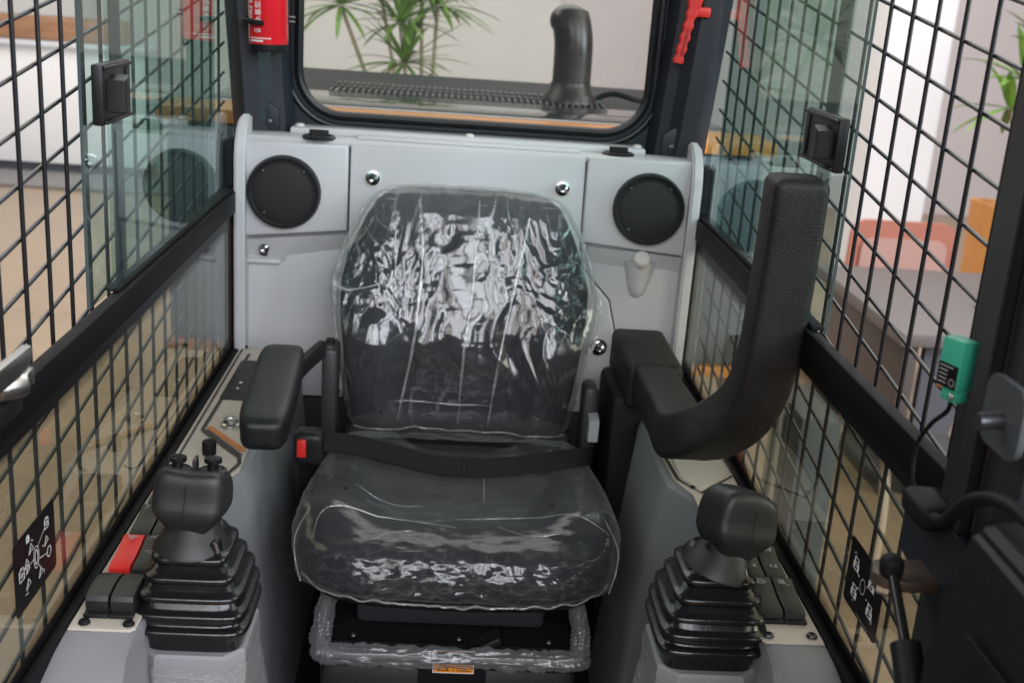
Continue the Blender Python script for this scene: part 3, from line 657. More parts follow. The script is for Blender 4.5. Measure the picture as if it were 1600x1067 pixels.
# ================================================================== seat
seat = thing('operator_seat', 'black operator seat wrapped in clear crinkled plastic', 'seat', (0, -0.45, 0.18))
ZS = [0.630, 0.645, 0.70, 0.757, 0.83, 0.885, 0.93, 0.97, 1.00, 1.022, 1.038, 1.045]
WS = [0.180, 0.192, 0.203, 0.210, 0.219, 0.221, 0.211, 0.194, 0.180, 0.166, 0.145, 0.118]
def back_ring(z, off, n):
    w = interp(z, ZS, WS) + off; u = (z - 0.645) / 0.4
    yf = sum(interp(z + dz_, [0.63, 0.70, 0.77, 0.82, 0.86, 0.90, 0.98, 1.045, 1.08], [-0.232, -0.240, -0.238, -0.228, -0.212, -0.194, -0.158, -0.132, -0.119]) for dz_ in (-0.065, -0.045, -0.025, 0, 0.025, 0.045, 0.065)) / 7 - off; dep = lerp(0.12, 0.075, max(0, min(1, u))) + off * 2
    if z > 1.012: k = (z - 1.012) / 0.033; sh = 0.032 * k * k; yf += sh; dep -= sh * 1.3
    if z < 0.66: k = (0.66 - z) / 0.03; yf += 0.015 * k * k
    cy = yf + dep / 2; pts = []
    for i in range(n):
        a = 2 * PI * i / n - PI / 2 + 1e-4; c, s_ = math.cos(a), math.sin(a)
        e = 2 / 3.4
        x = w * math.copysign(abs(c) ** e, c); y = cy + dep / 2 * math.copysign(abs(s_) ** e, s_)
        if s_ < 0:
            r = abs(x) / w
            bol = sstep(0.42, 0.72, r) * (1 - sstep(0.80, 0.90, z + 0.06 * (1 - r)))
            rec = (1 - sstep(0.35, 0.62, r)) * sstep(0.66, 0.72, z) * (1 - sstep(0.86, 1.0, z))
            y += (-0.020 * bol + 0.010 * rec) * min(1, -s_ * 2)
        pts.append(Vector((x, y, z)))
    return pts
bm = nbm(); zs = [lerp(0.630, 1.045, i / 70) for i in range(71)]
loft(bm, [back_ring(z, 0, 112) for z in zs]); back = obj('backrest', bm, FABRIC, seat, angle=70)
# piping seams on the backrest
bvh_s = BVHTree.FromObject(back, bpy.context.evaluated_depsgraph_get())
for pts in ([(-0.205, 0.842), (-0.147, 0.862), (-0.108, 0.838), (-0.086, 0.79), (-0.080, 0.73), (-0.092, 0.66)], [(0.205, 0.842), (0.149, 0.862), (0.108, 0.838), (0.088, 0.79), (0.082, 0.73), (0.094, 0.66)], [(-0.082, 0.80), (-0.03, 0.815), (0.03, 0.815), (0.084, 0.80)]):
    Q = []
    for p in smooth_path([(a, 0, b) for a, b in pts], 10):
        h = bvh_s.ray_cast(Vector((p.x, -1, p.z)), Vector((0, 1, 0)))
        if h[0]: Q.append(h[0] + Vector((0, -0.0005, 0)))
    bm = nbm(); sweep(bm, Q, circ(0.0028, 8), up=(0, -1, 0)); obj('piping', bm, MATTE, seat)
# film over the backrest
def ridged(p, oct=3):
    v = 0; a = 1.0; f = 1.0; tot = 0
    for _ in range(oct):
        v += a * (1 - abs(noise.noise(p * f)) * 2.2); tot += a; a *= 0.5; f *= 2.1
    return v / tot
def crumple(p):
    """height and crease amount of crumpled film at p (faceted cells with sharp creases)"""
    w = Vector((noise.noise(p * 0.6), noise.noise(p * 0.6 + Vector((9, 0, 0))), noise.noise(p * 0.6 + Vector((0, 9, 0))))) * 0.55
    d = noise.voronoi(p + w)[0]; e = noise.voronoi(p * 2.3 + w * 1.5 + Vector((4, 2, 7)))[0]
    g_ = noise.voronoi(p * 5.1 + w * 2.5 + Vector((1, 8, 3)))[0]
    h = 0.62 * d[0] + 0.46 * e[0] + 0.16 * g_[0]
    cr = max(0.0, 1 - (d[1] - d[0]) / 0.09) ** 2 + 0.5 * max(0.0, 1 - (e[1] - e[0]) / 0.12) ** 2
    return h, cr
def film_back(z, n, folds):
    zc = min(1.046, max(0.632, z)); out = []
    base = back_ring(zc, 0.006, n)
    cy = sum(p.y for p in base) / n
    for p in base:
        d = Vector((p.x, (p.y - cy) * 3, 0)); d.normalize()
        q = Vector((p.x * 27 + 2.6 * (z - 0.9) * 10 * p.x, p.y * 5, z * 11.5 + 1.5 * noise.noise(Vector((p.x * 10, 0, z * 4)))))
        h, cr = crumple(q) if p.y < cy + 0.01 else (0.5, 0.0)
        mid = math.exp(-((z - 0.935) / 0.10) ** 2) * (1 - 0.8 * sstep(0.14, 0.21, abs(p.x)))
        mid = max(mid, 0.55 * math.exp(-((z - 0.80) / 0.06) ** 2) * (1 - sstep(0.03, 0.10, abs(p.x - 0.01))))
        sidew = math.exp(-((z - 0.865) / 0.055) ** 2) * sstep(0.13, 0.19, abs(p.x))
        amp = 0.0025 + 0.0112 * mid + 0.0075 * sidew
        soft = 0.004 * noise.noise(Vector((p.x * 9, 1, z * 5)))
        drape = math.exp(-((z - 0.80) / 0.085) ** 2) * (1 - sstep(0.14, 0.2, abs(p.x)))
        dz = amp * h + soft * (1 - mid) + drape * 0.0070 * (1 - 1.8 * abs(noise.noise(Vector((p.x * 22 + 1.5 * noise.noise(Vector((p.x * 8, z * 8, 3))), z * 7, 5)))))
        edge = 0.004 * sstep(0.85, 1.0, abs(p.x) / (interp(zc, ZS, WS) + 0.006)) * (1 + noise.noise(Vector((z * 16, p.x * 3, 1))))
        ln = noise.noise(Vector((p.x * 26 + 2.5 * noise.noise(Vector((p.x * 7, 0, z * 7))), 3, z * 7 + p.x * 6)))
        msk = max(0.0, noise.noise(Vector((p.x * 11, 8, z * 11))) + 0.1)
        folds.append(min(1.0, max(0.0, 1 - abs(ln) / 0.05) ** 2 * msk * (0.6 + 1.3 * mid + 0.7 * sidew) + 0.10 * cr * mid) + 0.10 * sstep(0.95, 1.035, z))
        out.append(p + d * (dz + edge))
    for p in out: p.z = z + (0.003 * noise.noise(Vector((p.x * 25, 0, 4))) if z > 1.03 or z < 0.65 else 0)
    return out
def setfold(o, vals):
    at = o.data.attributes.new('fold', 'FLOAT', 'POINT'); vals = (list(vals) + [0.0] * len(o.data.vertices))[:len(o.data.vertices)]
    at.data.foreach_set('value', vals)
folds = []
bm = nbm(); NZ = 370
zz = [lerp(0.634, 1.046, i / NZ) for i in range(NZ + 1)]
rings = [film_back(z, 540, folds) for z in zz]
top = rings[-1]; c0 = sum(top, Vector()) / len(top)
for k in (0.75, 0.4, 0.05): rings.append([c0 + (p - c0) * k + Vector((0, 0, 0.004 * (1 - k) + 0.003 * noise.noise(p * 30))) for p in top])
loft(bm, rings, False, True)
bvh_b = BVHTree.FromBMesh(bm)
fb = obj('plastic_cover', bm, FILM_B, seat, angle=180); setfold(fb, folds); fb['label'] = 'clear crinkled plastic film over the backrest'
def onfilm(bvh, x, z, lift=0.0015):
    h = bvh.ray_cast(Vector((x, -1.2, z)), Vector((0, 1, 0)))
    return (h[0] + Vector((0, -lift, 0))) if h[0] else None
def pleat(pts, w, bvh, parent, h=0.002):
    P = []
    for p in smooth_path([(a, 0, b) for a, b in pts], 12):
        q = onfilm(bvh, p.x, p.z, 0.0005)
        if q: P.append(q)
    # soften depth
    ys = [p.y for p in P]
    for i in range(len(P)): P[i].y = min(sum(ys[max(0, i - 3):i + 4]) / len(ys[max(0, i - 3):i + 4]), ys[i] + 0.001) - 0.001
    bm = nbm(); sd_ = pts[0][0] * 50; sweep(bm, P, lambda u: [(a * math.sin(PI * min(0.96, 0.06 + u)) ** 0.4 * (0.75 + 0.9 * noise.noise(Vector((u * 9, sd_, 0)))) + 0.0012 * noise.noise(Vector((u * 7, sd_, 3))), b) for a, b in rrect(w * 1.5, h, h * 0.8, 2)], up=(0, -1, 0))
    return obj('film_pleat', bm, FILM_FOLD, parent)
pleat([(-0.089, 1.035), (-0.078, 0.94), (-0.086, 0.80), (-0.108, 0.66)], 0.0022, bvh_b, fb)
pleat([(0.017, 1.038), (0.013, 0.90), (0.003, 0.79), (-0.001, 0.655)], 0.0020, bvh_b, fb)
pleat([(0.106, 1.015), (0.086, 0.90), (0.066, 0.78), (0.052, 0.655)], 0.0022, bvh_b, fb)
pleat([(-0.128, 0.99), (-0.125, 0.93), (-0.121, 0.87)], 0.0018, bvh_b, fb)
pleat([(-0.115, 0.694), (-0.03, 0.690), (0.06, 0.692)], 0.0012, bvh_b, fb, 0.0012)
# vent holes in the film
for x, z in ((-0.147, 0.860), (0.149, 0.862), (-0.137, 0.675), (0.115, 0.678)):
    p = onfilm(bvh_b, x, z, 0.001)
    bm = nbm(); lathe(bm, [(0.0032, 0), (0.0032, 0.0006)], p, (0, -1, 0.2), 12); obj('vent_hole', bm, MATTE, fb)
# loose hem of the bag at the bottom and thick welded rim on top
def hem(pts_fn, n, r, m, parent, name='film_hem'):
    bm = nbm(); P = [pts_fn(i / n) for i in range(n + 1)]
    sweep(bm, P, lambda u: [(a * (0.7 + 0.6 * abs(noise.noise(Vector((u * 40, 2, 0))))), b * (0.7 + 0.8 * abs(noise.noise(Vector((u * 33, 5, 0)))))) for a, b in circ(r, 8)]); return obj(name, bm, m, parent)
def bot(u):
    x = lerp(-0.185, 0.190, u); q = onfilm(bvh_b, x, 0.648, 0.001) or Vector((x, -0.27, 0.648)); return q + Vector((0, -0.002, -0.006 + 0.006 * noise.noise(Vector((u * 12, 1, 1)))))
hem(bot, 60, 0.0019, FILM_SEAM, fb)
def rim(u):
    a = lerp(-1, 1, u); zt = [0.885, 0.93, 0.97, 1.005, 1.03, 1.048]
    k = abs(a)
    if k > 0.45: z = lerp(1.036, 0.86, (k - 0.45) / 0.55); x = math.copysign(interp(z, ZS, WS) + 0.012, a); yy = lerp(-0.10, -0.165, (k - 0.45) / 0.55)
    else: z = 1.052 - 0.012 * (k / 0.45) ** 4; x = a / 0.45 * 0.148; yy = -0.098
    return Vector((x, yy, z)) + Vector((noise.noise(Vector((u * 30, 0, 0))) * 0.004, 0, noise.noise(Vector((u * 26, 3, 0))) * 0.003))
hem(rim, 110, 0.0058, FILM_SEAM, fb, 'film_rim')
def rim_r(u): 
    z = lerp(0.885, 0.70, u); return Vector((interp(z, ZS, WS) + 0.016 * math.sin(PI * min(1, u + 0.25)) ** 2 + 0.008 + 0.003 * noise.noise(Vector((u * 14, 2, 2))), -0.185 - 0.03 * u, z))
hem(rim_r, 40, 0.0050, FILM_SEAM, fb, 'film_rim')
def rim_l(u): 
    z = lerp(0.885, 0.70, u); return Vector((-interp(z, ZS, WS) - 0.010 + 0.003 * noise.noise(Vector((u * 14, 7, 2))), -0.185 - 0.03 * u, z))
hem(rim_l, 40, 0.0046, FILM_SEAM, fb, 'film_rim')

# cushion
CC = Vector((0.003, -0.462, 0.592)); CH = Vector((0.225, 0.222, 0.043))
def cush(q):
    x, y, z = q
    wid = 1.0 - 0.13 * sstep(-0.35, 1.0, y)
    x *= wid
    if z > 0:
        r = abs(x); bol = sstep(0.48, 0.78, r) * (1 - sstep(0.55, 0.95, abs(y - 0.05)))
        z += 0.42 * bol - 0.40 * (1 - sstep(0.25, 0.62, r + 0.12 * y)) * sstep(-0.80, -0.15, y) 
        z += 0.07 * math.exp(-((y + 0.62) / 0.22) ** 2)
        z += 0.10 * sstep(0.4, 1, y)
    y -= 0.06 * (1 - x * x) if y < -0.5 else 0
    return Vector((x, y, z))
bm = nbm(); superbox(bm, CC, CH, 6.5, 30, cush); obj('cushion', bm, FABRIC, seat, angle=180)
bm = nbm()
def pan(q):
    return Vector((q.x, q.y - (0.09 * (1 - q.x * q.x) if q.y < -0.5 else 0), q.z))
superbox(bm, (0.003, -0.466, 0.548), (0.218, 0.200, 0.020), 6, 20, pan); obj('seat_pan', bm, BLACK, seat)
bm = nbm(); Pz = []
for i in range(61):
    a = lerp(-0.93, 0.93, i / 60); Pz.append(Vector((0.003 + 0.222 * a, -0.470 - 0.207 * (1 - abs(a) ** 9) - 0.021 * (1 - a * a), 0.553)))
sweep(bm, Pz, lambda u: circ(0.0042 + 0.0008 * (int(u * 60) % 2), 8)); obj('zipper_piping', bm, BLACK, seat)
cfold = []
def cushf(q):
    n0 = q.copy(); q = cush(q); x, y, z = q
    h, cr = crumple(Vector((x * 3.4 + 0.8 * y, y * 5.5, z * 1.0)))
    fz = sstep(-0.80, -1.0, n0.y)
    h2, cr2 = crumple(Vector((x * 10, z * 2.2, 6)))
    top = 0.35 + 0.65 * sstep(0.3, -0.7, y)
    w = 0.02 + 0.055 * h * top
    corner = sstep(0.86, 1.0, abs(n0.x)) * sstep(-0.70, -0.9, n0.y)
    d = unit(Vector((n0.x * 0.25, n0.y * 0.25, n0.z * (1 if n0.z > 0 else 0.3))))
    q = q + d * w * 1.1 + Vector((n0.x * 0.020, -0.018 * h2 * fz, 0))
    q += Vector((0.012 * math.copysign(1, x), -0.03, -0.10)) * corner
    ln = noise.noise(Vector((x * 4 + 1.2 * noise.noise(Vector((x * 2, y * 2, 0))), y * 11, 2)))
    msk = max(0.0, noise.noise(Vector((x * 3, y * 3, 8))) + 0.05)
    cfold.append(min(1, 0.7 * max(0.0, 1 - abs(ln) / 0.06) ** 2 * msk * (1 - fz) + 0.15 * cr2 * fz + 0.05 * max(0, noise.noise(Vector((x * 2.5, y * 2.5, 5))))))
    return q
bm = nbm(); superbox(bm, CC + Vector((0, 0, 0.004)), CH * 1.02, 5.6, 100, cushf)
keep = [c_ for v, c_ in zip(bm.verts, cfold) if v.co.z >= 0.556]
bmesh.ops.delete(bm, geom=[v for v in bm.verts if v.co.z < 0.556], context='VERTS')
bvh_c = BVHTree.FromBMesh(bm)
fc = obj('plastic_cover', bm, FILM_C, seat, angle=180); setfold(fc, keep); fc['label'] = 'clear crinkled plastic film over the seat cushion'
def ontop(x, y, lift=0.001):
    h = bvh_c.ray_cast(Vector((x, y, 1.0)), Vector((0, 0, -1))); return (h[0] + Vector((0, 0, lift))) if h[0] else Vector((x, y, 0.63))
def crease(pts, r):
    bm = nbm(); P = [ontop(p.x, p.y, 0.0002) for p in smooth_path([(a, b, 0) for a, b in pts], 12)]
    sweep(bm, P, lambda u: [(a * (0.15 + math.sin(PI * u)), b * 0.7) for a, b in circ(r, 6)]); obj('film_pleat', bm, FILM_FOLD, fc)
crease([(-0.205, -0.66), (-0.19, -0.61), (-0.10, -0.605), (0.0, -0.63)], 0.0010)
crease([(0.0, -0.592), (0.10, -0.578), (0.17, -0.60), (0.225, -0.63)], 0.0011)
crease([(0.045, -0.36), (0.045, -0.43), (0.043, -0.50)], 0.0010)
crease([(-0.12, -0.675), (-0.10, -0.655), (-0.06, -0.645)], 0.0009)
crease([(-0.16, -0.52), (-0.10, -0.54), (-0.05, -0.53)], 0.0006)
crease([(0.06, -0.62), (0.10, -0.645), (0.16, -0.64)], 0.0007)
for sx in (-1, 1):
    bm = nbm(); P = [Vector((0.003 + sx * 0.222, -0.575, 0.640)), Vector((0.003 + sx * 0.235, -0.635, 0.625)), Vector((0.003 + sx * 0.232, -0.665, 0.603)), Vector((0.003 + sx * 0.222, -0.678, 0.572))]
    sweep(bm, smooth_path(P, 8), lambda u: circ(0.0010 + 0.0006 * noise.noise(Vector((u * 9, sx, 0))), 6)); obj('film_pleat', bm, FILM_SEAM, fc)
for x, y in ((-0.170, -0.545), (0.146, -0.555)):
    p = ontop(x, y, 0.0005); bm = nbm(); lathe(bm, [(0.0034, 0), (0.0034, 0.0006)], p, (0, -0.2, 1), 12); obj('vent_hole', bm, MATTE, fc)
def fh(u):
    a = lerp(-1, 1, u); return Vector((0.003 + 0.226 * a, -0.470 - 0.220 * (1 - abs(a) ** 8 * 0.25) - 0.021 * (1 - a * a), 0.563 + 0.006 * noise.noise(Vector((u * 22, 0, 3))) - 0.004 * (1 - a * a)))
hem(fh, 120, 0.0019, FILM_SEAM, fc)

# loose flap of film between backrest and cushion
bm = nbm(); NU, NV = 70, 16; gv = []
for j_ in range(NV + 1):
    v_ = j_ / NV; row = []
    for i_ in range(NU + 1):
        a = lerp(-1, 1, i_ / NU); q_ = Vector((a * 4, v_ * 2.5, 0)); h_, _ = crumple(q_)
        row.append(bm.verts.new((0.002 + a * lerp(0.186, 0.200, v_), lerp(-0.252, -0.345, v_), lerp(0.668, 0.658, v_) - 0.012 * math.sin(PI * v_) + 0.010 * h_ - 0.012 * abs(a) ** 6)))
    gv.append(row)
for j_ in range(NV):
    for i_ in range(NU): bm.faces.new((gv[j_][i_], gv[j_][i_ + 1], gv[j_ + 1][i_ + 1], gv[j_ + 1][i_]))
obj('film_flap', bm, FILM_C, fc, angle=180)

# suspension base under the cushion
bm = nbm(); box(bm, (-0.19, -0.68, 0.18), (0.19, -0.25, 0.44), 0.02); obj('suspension_cover', bm, mat('bellows_black', (0.010, 0.010, 0.011), 0.55), seat)
bm = nbm(); box(bm, (-0.185, -0.645, 0.442), (0.185, -0.26, 0.458), 0.004); obj('slide_plate', bm, MATTE, seat)
bm = nbm(); box(bm, (-0.145, -0.60, 0.46), (0.145, -0.28, 0.506), 0.012); obj('slide_block', bm, mat('slide_grey', (0.025, 0.027, 0.031), 0.45), seat)
bm = nbm(); box(bm, (-0.06, -0.66, 0.455), (0.07, -0.625, 0.470), 0.004, 2, Matrix.Translation((0.05, -0.64, 0.48)) @ Matrix.Rotation(math.radians(-28), 4, 'Y') @ Matrix.Translation((-0.05, 0.64, -0.48))); obj('lever', bm, BLACK, seat)
for x in (-0.145, 0.014, 0.150): screw('screw', (x, -0.63, 0.458), (0, -0.5, 0.8), 0.0045, DARKST, seat, 0.004)
# bubble wrapped bar
bm = nbm()
P = smooth_path([(-0.178, -0.60, 0.535), (-0.187, -0.655, 0.503), (-0.187, -0.686, 0.481), (-0.176, -0.698, 0.471), (-0.08, -0.70, 0.470), (0.08, -0.70, 0.470), (0.180, -0.698, 0.471), (0.191, -0.686, 0.481), (0.191, -0.655, 0.503), (0.184, -0.60, 0.535)], 26)
nb = 20; L_ = 0; rings = []; u = Vector((0, 0, 1)); acc = 0
for i, p in enumerate(P):
    T = unit(P[min(i + 1, len(P) - 1)] - P[max(i - 1, 0)]); 
    if i: acc += (P[i] - P[i - 1]).length
    u = unit(Vector((0, 0, 1)) - T * T.z); w = u.cross(T); rg = []
    for k in range(nb * 2):
        a = 2 * PI * k / (nb * 2); ph = acc / 0.0062 + 0.6 * noise.noise(Vector((acc * 60, 0, a))); b = abs(math.sin(PI * ph)) * abs(math.sin(a * 5 + 0.8 * noise.noise(Vector((acc * 50, 2, 1)))))
        r = 0.0118 + 0.0036 * b + 0.0045 * noise.noise(Vector((acc * 45, math.cos(a) * 1.5, math.sin(a) * 1.5)))
        rg.append(p + (u * math.cos(a) * 1.15 + w * math.sin(a)) * r)
    rings.append(rg)
loft(bm, rings); obj('bubble_wrap', bm, BUBBLE, seat, angle=80)
bm = nbm(); tube(bm, P[::8], 0.0085, 10, 2); obj('adjuster_bar', bm, mat('bar_grey', (0.06, 0.06, 0.06), 0.4), seat)
# warning label on the base
bm = nbm(); box(bm, (-0.045, -0.682, 0.39), (0.055, -0.678, 0.474), 0.001); obj('label_tab', bm, MATTE, seat)
bm = nbm(); box(bm, (-0.024, -0.6845, 0.434), (0.037, -0.6823, 0.472), 0.0006, 1); wl = obj('warning_label', bm, WHITE, seat)
bm = nbm(); box(bm, (-0.0225, -0.6856, 0.4365), (0.0355, -0.6846, 0.4705)); obj('label_field', bm, LABELY, wl)
bm = nbm(); strip(bm, [(-0.0165, 0.440), (-0.001, 0.440), (-0.00875, 0.455), (-0.0165, 0.440)], 0.0016, XZ, -0.6860); strip(bm, [(0.0065, 0.4375), (0.0065, 0.4695)], 0.0008, XZ, -0.6860); strip(bm, [(-0.00875, 0.4425), (-0.00875, 0.450)], 0.0013, XZ, -0.6860)
for k in range(5): strip(bm, [(0.0105, 0.440 + 0.004 * k), (0.033 - 0.004 * (k % 2), 0.440 + 0.004 * k)], 0.0012, XZ, -0.6860)
obj('label_print', bm, MATTE, wl, smooth=False)

# ---- seat belt
sb = thing('seat_belt', 'black lap belt lying across the seat with a red release buckle', 'seat belt', (0, -0.42, 0.64))
def beltpath(x): return ontop(x, -0.40 - 0.00 * x, 0.0)
bm = nbm(); pts = [(-0.215, -0.455, 0.694), (-0.17, -0.452, 0.692), (-0.10, -0.462, 0.681), (-0.03, -0.470, 0.671), (0.05, -0.466, 0.669), (0.14, -0.440, 0.672), (0.205, -0.40, 0.668), (0.228, -0.34, 0.645), (0.231, -0.28, 0.60)]
Pth = smooth_path(pts, 10)
def flat(P_, hw, th, tilt):
    bm_ = nbm(); rings_ = []
    for i, p in enumerate(P_):
        T = unit(P_[min(i + 1, len(P_) - 1)] - P_[max(i - 1, 0)]); up = tilt(i / (len(P_) - 1)); up = unit(up - T * up.dot(T)); n_ = T.cross(up)
        rings_.append([p + up * a + n_ * b for a, b in ((-hw, -th), (hw, -th), (hw, th), (-hw, th))])
    loft(bm_, rings_); return bm_
obj('strap', flat(Pth, 0.0155, 0.0012, lambda u_: Vector((0, 0.55, 0.84))), WEB, sb)
q = [p + Vector((0, -0.0024, 0.0024)) for p in Pth if p.x < 0.012]
obj('strap_overlap', flat(q, 0.0148, 0.001, lambda u_: Vector((0, 0.55, 0.84))), WEB, sb)
bm = nbm(); box(bm, (-0.005, -0.0025, -0.0165), (0.0, 0.0025, 0.0165), 0.001, 1, basis(Vector((0.012, -0.474, 0.672)), (1, 0, 0), (0, -0.8, 0.55)))
obj('slider', bm, MATTE, sb)
bm = nbm(); superbox(bm, (-0.236, -0.462, 0.690), (0.024, 0.020, 0.028), 5, 8); obj('buckle', bm, BLACK, sb)
bm = nbm(); box(bm, (-0.252, -0.490, 0.681), (-0.238, -0.478, 0.709), 0.002); obj('release_button', bm, RED, sb)
bm = nbm(); tube(bm, [(-0.240, -0.455, 0.675), (-0.25, -0.42, 0.60), (-0.245, -0.38, 0.54)], 0.012, 10); obj('buckle_stalk', bm, BLACK, sb)

# ---- left armrest with its bracket, right recliner
t = thing('armrest', 'padded black armrest over the left console', 'armrest', (-0.275, -0.56, 0.80))
AX = Vector((0.018, -0.365, -0.012)); ax = unit(AX); sd = unit(ax.cross(Vector((0, 0, 1)))); up = sd.cross(ax)
Mx = Matrix(((ax.x, sd.x, up.x), (ax.y, sd.y, up.y), (ax.z, sd.z, up.z)))
bm = nbm(); superbox(bm, (-0.280, -0.538, 0.804), (0.163, 0.0350, 0.028), 5.5, 14, lambda q_: Vector((q_.x, q_.y * (1 + 0.04 * q_.z), q_.z)), Mx); obj('pad', bm, VINYL, t)
bm = nbm(); superbox(bm, (-0.281, -0.520, 0.784), (0.125, 0.024, 0.014), 6, 8, None, Mx); obj('pad_base', bm, BLACK, t)
t2 = t
bm = nbm(); sweep(bm, smooth_path([(-0.270, -0.40, 0.785), (-0.256, -0.33, 0.787), (-0.240, -0.27, 0.79)], 4), rrect(0.008, 0.015, 0.005, 3)); obj('support_arm', bm, BLACK, t2)
bm = nbm(); lathe(bm, [(0.019, 0), (0.019, 0.012), (0.015, 0.015), (0.0001, 0.015)], (-0.222, -0.25, 0.785), (-1, 0, 0), 24); obj('pivot', bm, BLACK, t2)
bm = nbm(); box(bm, (-0.240, -0.275, 0.63), (-0.214, -0.205, 0.79), 0.008); obj('side_cover', bm, mat('side_cover', (0.028, 0.029, 0.031), 0.5), seat)
bm = nbm(); box(bm, (0.216, -0.275, 0.60), (0.242, -0.215, 0.745), 0.010); obj('recliner_cover', bm, mat('side_cover', (0.028, 0.029, 0.031), 0.5), seat)
bm = nbm(); prism(bm, [(-0.30, 0.655), (-0.275, 0.652), (-0.265, 0.69), (-0.272, 0.70), (-0.30, 0.694)], YZ, 0.226, 0.244, 0.003); obj('recliner_lever', bm, GREYPL, seat)
bm = nbm(); box(bm, (-0.205, -0.30, 0.44), (0.205, -0.20, 0.64), 0.02); obj('back_bracket', bm, MATTE, seat)

# ---- right grab bar: column, head and bent padded bar
t = thing('restraint_bar', 'black foam padded restraint bar bent upright beside the right window', 'restraint bar', (0.32, -0.25, 0.18))
bm = nbm(); box(bm, (0.262, -0.30, 0.18), (0.318, -0.12, 0.74), 0.012); obj('column', bm, MATTE, t)
bm = nbm(); box(bm, (0.281, -0.312, 0.722), (0.380, -0.085, 0.805), 0.014, 4); obj('head', bm, FOAM, t)
P = [(0.328, -0.27, 0.768), (0.328, -0.34, 0.770), (0.328, -0.42, 0.775), (0.325, -0.50, 0.784), (0.321, -0.56, 0.790), (0.318, -0.618, 0.800), (0.332, -0.648, 0.814), (0.356, -0.670, 0.834), (0.378, -0.69, 0.864), (0.393, -0.705, 0.905), (0.399, -0.714, 0.96), (0.400, -0.72, 1.02), (0.401, -0.724, 1.10), (0.401, -0.727, 1.187)]
sp = smooth_path(P, 7)
bm = nbm()
sp2 = sp + [Vector((0.401, -0.727, 1.187 + h_)) for h_ in (0.004, 0.008, 0.011, 0.0125, 0.013)]
ins = {1: 0.001, 2: 0.003, 3: 0.007, 4: 0.013, 5: 0.022}
rings = []
for i, p in enumerate(sp2):
    T = unit(sp2[min(i + 1, len(sp2) - 1)] - sp2[max(i - 1, 0)]) if i < len(sp) else Vector((0, 0, 1))
    u_ = unit(Vector((1, 0, 0)) - T * T.x); w_ = u_.cross(T); k_ = ins.get(i - len(sp) + 1, 0)
    rings.append([p + u_ * a + w_ * b for a, b in rrect(0.0355 - k_, 0.034 - k_, max(0.011 - k_ * 0.3, 0.004), 4)])
loft(bm, rings); obj('padded_bar', bm, FOAM, t)

# ================================================================== consoles
def console(s, label, secs, platepoly):
    t = thing('side_console', label, 'console', (s * 0.38, -0.55, 0.18), 'side consoles')
    bm = nbm(); rings = []
    for y, xt, xb, zt in secs:
        rings.append([(s * x, y, z) for x, z in ((0.4255, 0.20), (0.4255, zt), (xt + 0.010, zt), (xt + 0.003, zt - 0.004), (xt, zt - 0.012), (lerp(xt, xb, 0.5), lerp(zt, 0.20, 0.5)), (xb, 0.20))])
    loft(bm, rings); obj('body', bm, CONSOLE, t, angle=30)
    bm = nbm(); prism(bm, platepoly, XY, 0.7005, 0.7032, 0.0006, 1); obj('top_plate', bm, PLATE, t)
    return t
secL = [(-0.006, 0.312, 0.27, 0.70), (-0.55, 0.308, 0.262, 0.70), (-0.60, 0.312, 0.262, 0.70), (-0.66, 0.344, 0.30, 0.70), (-1.045, 0.350, 0.325, 0.70), (-1.075, 0.348, 0.325, 0.698), (-1.16, 0.335, 0.315, 0.682), (-1.26, 0.33, 0.31, 0.64), (-1.34, 0.33, 0.31, 0.56)]
cl = console(-1, 'grey left side console with beige switch plate and red hazard switch', secL,
             [(-0.4245, -0.012), (-0.345, -0.012), (-0.322, -0.50), (-0.320, -0.60), (-0.330, -0.62), (-0.351, -0.645), (-0.353, -1.030), (-0.358, -1.036), (-0.4245, -1.036)])
cr = console(1, 'grey right side console with beige switch plate and numbered switches', [(y, x, b, z) for y, x, b, z in [(a[0] + 0.03 if a[0] < -0.01 else a[0], a[1] + 0.003, a[2], a[3]) for a in secL]],
             [(0.4245, -0.012), (0.335, -0.012), (0.324, -0.46), (0.328, -0.555), (0.347, -0.61), (0.351, -1.002), (0.356, -1.008), (0.4245, -1.008)])
ZP = 0.7042
def line(parent, name, pts, w, m, z=ZP):
    bm = nbm(); strip(bm, pts, w, XY, z); return obj(name, bm, m, parent, smooth=False)
DARKLINE = mat('dark_print', (0.022, 0.022, 0.022), 0.5)
line(cl, 'dark_outline', [(-0.418, -0.03), (-0.4165, -0.60), (-0.4085, -0.612), (-0.395, -0.600)], 0.0035, DARKLINE)
line(cl, 'dark_outline', [(-0.400, -0.06), (-0.4045, -0.449), (-0.330, -0.545), (-0.324, -0.575), (-0.333, -0.610), (-0.350, -0.628)], 0.006, DARKLINE, ZP + 0.0002)
line(cl, 'dark_outline', [(-0.401, -0.452), (-0.329, -0.548)], 0.012, DARKLINE, ZP + 0.0004)
line(cl, 'orange_stripe', [(-0.397, -0.437), (-0.325, -0.529)], 0.010, ORANGESTRIPE, ZP + 0.0006)
bm = nbm(); prism(bm, [(-0.385 + a, -0.205 + b) for a, b in rrect(0.022, 0.105, 0.006, 3)], XY, 0.7034, 0.7048); pnl = obj('indicator_panel', bm, BLACK, cl)
for y, r in ((-0.225, 0.0035), (-0.255, 0.0028), (-0.19, 0.0022)):
    bm = nbm(); lathe(bm, [(r, 0), (r * 0.8, 0.001), (0.0001, 0.0014)], (-0.386, y, 0.7048), (0, 0, 1), 12); obj('indicator', bm, CREAM if r > 0.0025 else DARKST, pnl)
